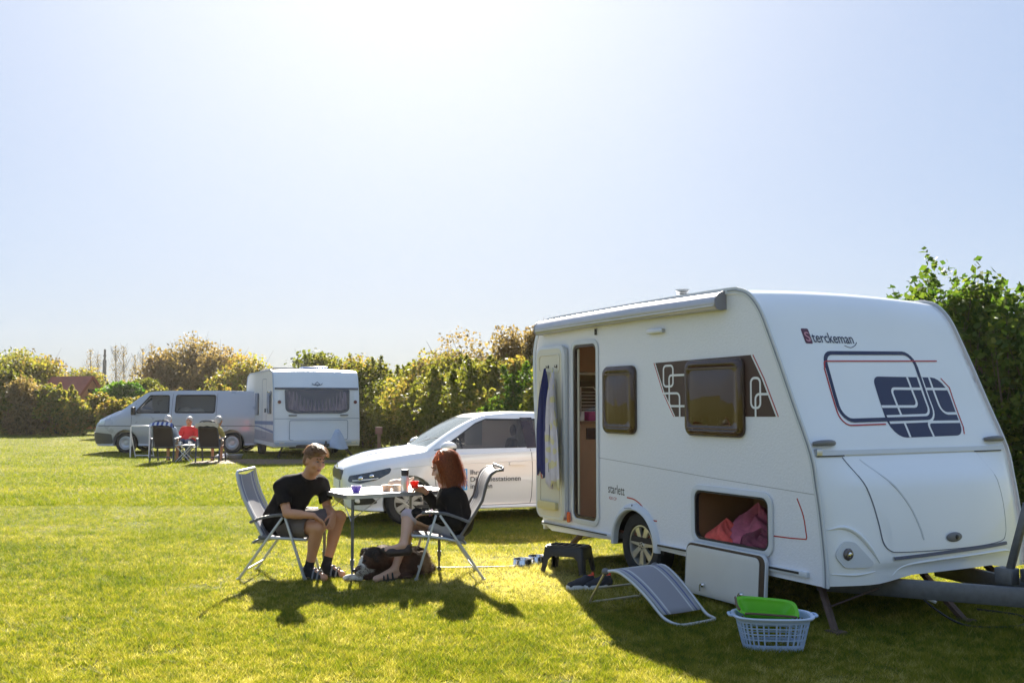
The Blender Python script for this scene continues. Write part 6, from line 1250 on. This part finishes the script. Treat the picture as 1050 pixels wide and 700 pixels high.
for (px_, Y, ty, r, lab) in ((938,16.4,300,.70,'tall dark green shrub behind the big caravan, leftmost of those rising over its right edge'),(970,15.7,258,.85,'tallest dark green shrub behind the right edge of the big caravan'),(1006,15.4,286,.95,'dark green shrub just right of the tallest one behind the big caravan'),(1037,15.0,292,1.05,'dark green shrub at the right edge of the photo behind the big caravan'),(995,16.6,290,1.2,'dark green shrub filling in behind the tallest one beside the big caravan'),(1080,14.6,285,1.2,'dark green shrub beyond the right edge of the photo'),(880,17.2,326,1.0,'dark green shrub mostly hidden behind the roof of the big caravan')):
    sd += 1; shrub(lab, (px_-525)/1021*Y, Y, (1.6+(412-ty)/1021*Y)*1.06, r, 6000, .080, 'dark', 'tall shrubs behind the big caravan', sd, tint=.50, spread=.45, shoots=30, low=.04)
# twiggy brown bushes topping the middle hedge
for (px_, Y, ty, r) in ((470,31,355,1.5),(525,28,356,1.1),(556,27,350,.8)):
    sd += 1; X = (px_-525)/1021*Y; shrub('reddish brown autumn bush showing above the middle hedge', X, Y, 1.6+(412-ty)/1021*Y, r, 9000, .065, 'rust', 'brown bushes above the middle hedge', sd, tint=.45, shoots=20, low=.3)
# left hedge row
s_list = np.linspace(-27.5,-16.6,9)
for i, X in enumerate(s_list):
    sd += 1; Y = 49.0+1.6*math.sin(i*1.3)+.15*i; px_ = 525+1021*X/Y; ty = float(np.interp(px_, [-60,0,25,60,100,140,200],[366,369,381,393,402,405,405])); h = 1.6+(412-ty)/1021*Y
    key = ['gold','green','gold','rust'][i % 4]; lab = {'gold':'golden yellow and green hedge shrub at the far left of the field','green':'green hedge shrub at the far left of the field','rust':'red brown hedge shrub at the far left of the field'}[key]
    shrub(lab, X, Y, h, 1.55, 10000, .105, key, 'shrubs of the left hedge', sd, tint=.42, spread=.4, ry=1.6, shoots=10, low=.03)
for i in range(7):
    sd += 1; X = -17.2+i*1.75; Y = 44.5-1.2*i*.9; px_ = 525+1021*X/Y; ty = float(np.interp(px_, [100,140,190,230,262,300],[405,400,394,392,388,382])); h = 1.6+(412-ty)/1021*Y
    key = ['gold','green','gold'][i % 3]; shrub({'gold':'yellow tinged hedge shrub behind the silver van','green':'green hedge shrub behind the silver van'}[key], X, Y, h, 1.4, 7000, .10, key, 'hedge shrubs behind the silver van', sd, tint=.5, spread=.35, shoots=8, low=.04)
# trees and bushes beyond the hedge
far = [(8,66,352,3.0,'gold','tree',.35),(45,70,364,2.6,'rust','tree',.2),(30,62,358,2.4,'green','tree',.6),(88,78,372,2.6,'gold','tree',.4),(122,58,384,2.2,'lime','bush',.4),(150,60,380,2.0,'green','bush',.5),(172,64,358,2.4,'rust','tree',.4),(198,66,348,2.8,'rust','tree',.5),(228,64,356,2.6,'rust','tree',.55),(250,60,362,2.2,'gold','tree',.5),(285,58,374,2.4,'gold','tree',.4),(140,74,386,3.0,'rust','bush',.5),(330,50,358,2.0,'green','tree',.4),(-30,64,356,3.0,'green','tree',.5),(-75,60,362,3.0,'gold','tree',.5)]
labs = {('gold','tree'):'golden autumn tree beyond the left hedge','rust':'x'}
for i, (px_, Y, ty, r, key, cat, t) in enumerate(far):
    sd += 1; X = (px_-525)/1021*Y; pos = ['far left of the photo','left of the red roofed house','behind the red roofed house','between the red roofed house and the silver van','above the silver van'][min(4, max(0, (px_+40)//50))]
    col_ = {'gold':'golden green','rust':'reddish brown','green':'dull green','lime':'bright green'}[key]
    ty += 11; shrub(('%s distant %s standing %s' % (col_, cat, pos)).replace('standing far left of the photo','at the far left of the photo'), X, Y, 1.6+(412-ty)/1021*Y, r, 8500, .13, key, 'distant trees and bushes beyond the left hedge', sd, cat=cat, name='tree' if cat == 'tree' else 'bush', tint=t, spread=.3, shoots=14, low=.25)
# thin bare poplars
for i, px_ in enumerate((92,100,118,126,138,146,155)):
    Y = 88+3*math.sin(i*2.); X = (px_-525)/1021*Y; h = 1.6+(412-(358+6*math.sin(i*1.9)))/1021*Y; rg_ = np.random.default_rng(500+i)
    root = empty('bare_tree', 'thin nearly bare tree on the skyline between the red roofed house and silver van', 'tree', (X,Y,0), 0, 'thin bare trees on the skyline'); f = MB(); f.tube([(0,0,0),(.1,0,h*.5),(0,0,h)], [.07,.035,.012], 6, sm=3)
    for k in range(46):
        z = h*rg_.uniform(.2,.97); a = rg_.uniform(0,6.28); l = (h-z)*.22+.35; f.tube([(0,0,z),(l*.5*math.cos(a),l*.5*math.sin(a),z+l*.7),(l*.8*math.cos(a),l*.8*math.sin(a),z+l*1.4)], [.013,.008,.004], 4)
    f.build('trunk', BARK, root, merge=False); n = 420; zz = rg_.uniform(.3,1,n)*h; a = rg_.uniform(0,6.28,n); q = (.25+(h-zz)*.12)*rg_.random(n); P = np.stack([q*np.cos(a), q*np.sin(a), zz],1); link('crown', leaves_mesh('crown', P, .07, np.full(n,.5)+rg_.normal(0,.2,n), seed=i), LM['rust'], root)

# ================================================================ small far structures
hx_, hy_ = (74-525)/1021*60, 60.
ho = empty('red_roofed_house', 'small house with red brown tiled roof showing above the left hedge', 'house', (hx_,hy_,-.35), rad(-28))
ROOF = mat('red_brown_tiles', (.30,.08,.05), .7, var=.2, scale=3, bump=.6, bscale=8); BRK = mat('orange_brick', (.60,.22,.10), .85, var=.15, scale=10, bump=.4, bscale=20)
f = MB(); f.plate([(-.95,0),(.95,0),(.95,2.2),(0,3.35),(-.95,2.2)], [], lambda a,b,t:(1.7+t,a,b), -.02, .0); f.plate([(-.95,0),(.95,0),(.95,2.2),(0,3.35),(-.95,2.2)], [], lambda a,b,t:(-1.7+t,a,b), 0, .02); f.box((0,.94,1.1),(3.36,.04,2.2)); f.box((0,-.94,1.1),(3.36,.04,2.2)); f.build('wall', BRK, ho)
f = MB()
for s in (-1,1): f.add([(x,s*y,z+dz) for dz in (0,.07) for x,y,z in ((-1.85,1.2,1.95),(1.85,1.2,1.95),(1.85,0,3.42),(-1.85,0,3.42))], [(0,1,2,3),(7,6,5,4),(0,4,5,1),(1,5,6,2),(2,6,7,3),(3,7,4,0)])
f.build('roof', ROOF, ho, smooth=0); f = MB(); f.bar((1.87,-1.22,1.93),(1.87,0,3.42),.04,.16); f.bar((1.87,1.22,1.93),(1.87,0,3.42),.04,.16); f.build('bargeboard', mat('red_boards',(.40,.10,.05),.6), ho)
f = MB(); f.box((1.72,0,2.45),(.04,.45,.5)); f.build('window', mat('dark_pane',(.06,.03,.02),.2), ho)
f = MB(); f.tube([(0,0,0),(0,0,6.6)], .26, 10); f.tube([(0,0,6.6),(0,0,8.1)], .15, 10); f.tube([(0,0,7.1),(0,0,7.3)], .22, 10); o = f.build('flue_mast', mat('dark_flue_steel',(.05,.06,.08),.5), None, loc=((107-525)/1021*140, 140, .9)); tag(o, 'dark thin flue mast on the far skyline above the bright green bush', 'mast')
po = empty('marker_post', 'short reddish wooden post with a small board at the foot of the middle hedge', 'post', (-3.75,28.2,0)); f = MB(); f.box((0,0,.40),(.09,.09,.80)); f.build('post', mat('weathered_wood',(.22,.12,.08),.8,var=.2,bump=.4), po, bevel=.008)
f = MB(); f.box((0,-.06,.80),(.20,.03,.20)); f.build('board', mat('reddish_board',(.24,.11,.08),.7,var=.15), po, bevel=.006)

# ================================================================ ground and grass
def groundmat():
    m = bpy.data.materials.new('lawn_soil'); m.use_nodes = True; nt = m.node_tree; nt.nodes.clear(); N = nt.nodes.new; L = nt.links.new
    out = N('ShaderNodeOutputMaterial'); b = N('ShaderNodeBsdfPrincipled'); b.inputs['Roughness'].default_value = .95; b.inputs['Specular IOR Level'].default_value = .1
    tc = N('ShaderNodeTexCoord'); n1 = N('ShaderNodeTexNoise'); n1.inputs['Scale'].default_value = .7; n1.inputs['Detail'].default_value = 8; n1.inputs['Roughness'].default_value = .65; n2 = N('ShaderNodeTexNoise'); n2.inputs['Scale'].default_value = 35; n2.inputs['Detail'].default_value = 6
    L(tc.outputs['Object'], n1.inputs['Vector']); L(tc.outputs['Object'], n2.inputs['Vector'])
    c = N('ShaderNodeValToRGB'); L(n1.outputs['Fac'], c.inputs['Fac']); e = c.color_ramp.elements; e[0].position = .35; e[0].color = (.10,.12,.018,1); e[1].position = .65; e[1].color = (.19,.17,.05,1)
    c2 = N('ShaderNodeValToRGB'); L(n2.outputs['Fac'], c2.inputs['Fac']); e = c2.color_ramp.elements; e[0].position = .3; e[0].color = (.45,.42,.35,1); e[1].position = .7; e[1].color = (1.15,1.15,1.0,1)
    mx = N('ShaderNodeMix'); mx.data_type = 'RGBA'; mx.blend_type = 'MULTIPLY'; mx.inputs['Factor'].default_value = 1; L(c.outputs[0], mx.inputs[6]); L(c2.outputs[0], mx.inputs[7]); L(mx.outputs[2], b.inputs['Base Color'])
    bp = N('ShaderNodeBump'); bp.inputs['Strength'].default_value = .8; bp.inputs['Distance'].default_value = .04; L(n2.outputs['Fac'], bp.inputs['Height']); L(bp.outputs['Normal'], b.inputs['Normal']); L(b.outputs[0], out.inputs['Surface']); return m
f = MB(); f.add([(-900,-300,0),(900,-300,0),(900,1500,0),(-900,1500,0)], [(0,1,2,3)]); o = f.build('ground', groundmat(), None, smooth=0); o['kind'] = 'structure'
soilp = [(-10.4,25.2),(-9.6,25.9),(-8.4,26.0),(-7.6,25.6),(-6.4,26.3),(-5.2,26.1),(-4.7,27.0),(-5.6,27.9),(-7.2,28.0),(-8.6,28.4),(-9.6,29.6),(-10.6,30.0),(-11.2,29.2),(-9.9,28.2),(-9.0,27.2),(-9.8,26.2)]
soilp = [(x*1.0, y-.2) for x, y in [(-8.5,26.6),(-8.0,26.0),(-7.1,26.2),(-6.2,25.8),(-4.9,26.3),(-4.2,27.0),(-5.0,27.9),(-6.4,28.2),(-7.6,28.3),(-8.3,27.6)]]
f = MB(); f.add([(x,y,.004) for x,y in [tuple(p) for p in smooth_path([V(*p) for p in soilp], 5, True)]], [tuple(range(50))]); o = f.build('bare_soil', mat('trodden_soil',(.135,.085,.052),.95,var=.2,scale=3,bump=.8,bscale=15), None, smooth=0); o['kind'] = 'structure'

def vnoise(x, y, seed=0):
    r = np.random.default_rng(seed).random((256,256)); xi = np.floor(x).astype(int); yi = np.floor(y).astype(int); fx = x-xi; fy = y-yi; fx = fx*fx*(3-2*fx); fy = fy*fy*(3-2*fy)
    g_ = lambda a, b: r[a % 256, b % 256]
    return (g_(xi,yi)*(1-fx)+g_(xi+1,yi)*fx)*(1-fy)+(g_(xi,yi+1)*(1-fx)+g_(xi+1,yi+1)*fx)*fy
def pip(x, y, poly):
    c = np.zeros(len(x), bool)
    for i in range(len(poly)):
        x1,y1 = poly[i]; x2,y2 = poly[(i+1)%len(poly)]; t = ((y1 > y) != (y2 > y)) & (x < (x2-x1)*(y-y1)/(y2-y1+1e-12)+x1); c ^= t
    return c
def grass(N_, y0, y1, hgt, wid, seed, pw):
    r = np.random.default_rng(seed); u = r.random(N_); Y = (y0**(1-pw)+u*(y1**(1-pw)-y0**(1-pw)))**(1/(1-pw)) if pw != 1 else y0*(y1/y0)**u
    X = (r.random(N_)*2-1)*(Y*.56+.9)
    n1 = vnoise(X*.55+50, Y*.55, 1)*.55+vnoise(X*1.9+9, Y*1.9, 2)*.3+vnoise(X*7, Y*7, 3)*.15
    n2 = vnoise(X*3.1+7, Y*3.1+3, 5)*.6+vnoise(X*11, Y*11, 6)*.4
    keep = (n2 > .10+.42*r.random(N_)**2*(n1 > .5)); bare = pip(X,Y,soilp); keep &= ~bare | (r.random(N_) < .10)
    X, Y, n1, n2 = X[keep], Y[keep], n1[keep], n2[keep]; n = len(X)
    h = hgt*(.30+1.0*n2**1.3+.8*r.random(n)**3)*(1.15-.3*n1); w = wid*(.7+.6*r.random(n)); a = r.random(n)*6.283; ln_ = r.normal(0,.75,(n,2))*h[:,None]
    B = np.stack([X,Y,np.zeros(n)],1); s = np.stack([np.cos(a),np.sin(a),np.zeros(n)],1)*w[:,None]*.5; tip = B+np.stack([ln_[:,0],ln_[:,1],h],1)
    vs = np.stack([B-s,B+s,tip],1).reshape(-1,3); n4 = vnoise(X*16, Y*16, 8); n5 = vnoise(X*38, Y*38, 9); tint = np.clip(np.where(Y > 12, .33, .43)+(n1-.5)*np.where(Y > 12, .35, .55)+(n4-.5)*.45+(n5-.5)*.35+r.normal(0,1,n)*np.where(Y > 12, .12, .20)+.12*(1-n2)+.42*np.exp(-((X-.15)**2+(Y-9.0)**2*.6)/.45)+.30*np.exp(-((X+.15)**2+(Y-10.1)**2)/.3),0,1)
    me = bpy.data.meshes.new('grass'); me.vertices.add(3*n); me.vertices.foreach_set('co', vs.ravel().astype(np.float32)); me.loops.add(3*n); me.loops.foreach_set('vertex_index', np.arange(3*n,dtype=np.int32)); me.polygons.add(n); me.polygons.foreach_set('loop_start', np.arange(0,3*n,3,dtype=np.int32))
    at = me.attributes.new('tint','FLOAT','POINT'); at.data.foreach_set('value', np.repeat(tint,3).astype(np.float32)); me.update(calc_edges=True)
    o = link('grass', me, leafmat('grass_blades', [(.035,.060,.004),(.105,.135,.009),(.190,.190,.016),(.30,.25,.038),(.50,.42,.19)], trans=.45, rough=.5, tscale=1.6)); o['kind'] = 'stuff'; return o
grass(1250000, 4.6, 16, .030, .0046, 21, 1.35)
grass(700000, 15.5, 62, .042, .0095, 22, 1.25)
rg3 = np.random.default_rng(77)
for i in range(6):
    sd += 1; X = -14+i*6.5; shrub('leafy tree behind the photographer, mirrored in the caravan windows', X, -19-3*(i%2), 5.5+1.5*(i%3), 2.8, 2600, .24, 'green', 'trees behind the photographer', sd, cat='tree', name='tree', low=.15)

# ================================================================ light, sky, camera
EL, AZ = 31., 6.
w = bpy.data.worlds.new('World'); SC.world = w; w.use_nodes = True; nt = w.node_tree; bg = nt.nodes['Background']; sky = nt.nodes.new('ShaderNodeTexSky'); sky.sky_type = 'NISHITA'; sky.sun_disc = False
sky.sun_elevation = rad(EL); sky.sun_rotation = rad(-AZ); sky.air_density = 1.0; sky.dust_density = 1.2; sky.ozone_density = 1.0
gm = nt.nodes.new('ShaderNodeGamma'); gm.inputs['Gamma'].default_value = .13; nt.links.new(sky.outputs[0], gm.inputs['Color']); hu = nt.nodes.new('ShaderNodeHueSaturation'); hu.inputs['Saturation'].default_value = 3.0; nt.links.new(gm.outputs[0], hu.inputs['Color']); hs = nt.nodes.new('ShaderNodeVectorMath'); hs.operation = 'MULTIPLY'; hs.inputs[1].default_value = (.69,.81,1.03); nt.links.new(hu.outputs[0], hs.inputs[0]); 
tc_ = nt.nodes.new('ShaderNodeTexCoord'); dt = nt.nodes.new('ShaderNodeVectorMath'); dt.operation = 'DOT_PRODUCT'; nt.links.new(tc_.outputs['Generated'], dt.inputs[0]); dt.inputs[1].default_value = (-math.sin(rad(AZ))*math.cos(rad(EL)), math.cos(rad(AZ))*math.cos(rad(EL)), math.sin(rad(EL)))
mxm = nt.nodes.new('ShaderNodeMath'); mxm.operation = 'MAXIMUM'; nt.links.new(dt.outputs['Value'], mxm.inputs[0]); mxm.inputs[1].default_value = 0
pw_ = nt.nodes.new('ShaderNodeMath'); pw_.operation = 'POWER'; nt.links.new(mxm.outputs[0], pw_.inputs[0]); pw_.inputs[1].default_value = 17
sc_ = nt.nodes.new('ShaderNodeVectorMath'); sc_.operation = 'SCALE'; sc_.inputs[0].default_value = (.62,.54,.38); nt.links.new(pw_.outputs[0], sc_.inputs['Scale'])
ad_ = nt.nodes.new('ShaderNodeVectorMath'); ad_.operation = 'ADD'; nt.links.new(hs.outputs[0], ad_.inputs[0]); nt.links.new(sc_.outputs[0], ad_.inputs[1]); nt.links.new(ad_.outputs[0], bg.inputs['Color']); bg.inputs['Strength'].default_value = .15
ld = bpy.data.lights.new('sun', 'SUN'); ld.energy = 5.; ld.angle = rad(.5); ld.color = (1,.93,.80); lo = bpy.data.objects.new('sun', ld); COL.objects.link(lo)
sv = Vector((-math.sin(rad(AZ))*math.cos(rad(EL)), math.cos(rad(AZ))*math.cos(rad(EL)), math.sin(rad(EL)))); lo.rotation_euler = sv.to_track_quat('Z','Y').to_euler(); lo.location = (0,0,20)
cd = bpy.data.cameras.new('camera'); cd.lens = 35; cd.sensor_width = 36; cd.clip_end = 4000; cd.clip_start = .1; co_ = bpy.data.objects.new('camera', cd); COL.objects.link(co_); co_.location = (0,0,1.6); co_.rotation_euler = (rad(90+3.475),0,0); SC.camera = co_
f = MB(); f.box((0,60,5.5),(190,176,13)); hz = f.build('flare_veil', None, None, smooth=0); hz['kind'] = 'stuff'  # thin volume added to imitate the warm veil of lens flare
hm_ = bpy.data.materials.new('flare_veil_volume'); hm_.use_nodes = True; hm_.node_tree.nodes.clear(); N = hm_.node_tree.nodes.new; ho_ = N('ShaderNodeOutputMaterial'); pv = N('ShaderNodeVolumePrincipled'); pv.inputs['Color'].default_value = (.95,.90,.82,1); pv.inputs['Density'].default_value = .0002; pv.inputs['Anisotropy'].default_value = .45
hm_.node_tree.links.new(pv.outputs[0], ho_.inputs['Volume']); hz.data.materials.append(hm_)
SC.view_settings.view_transform = 'Standard'; SC.view_settings.look = 'None'; SC.view_settings.exposure = 2.12; SC.view_settings.gamma = 1.
SC.cycles.max_bounces = 8; SC.cycles.transparent_max_bounces = 12; SC.cycles.use_denoising = True
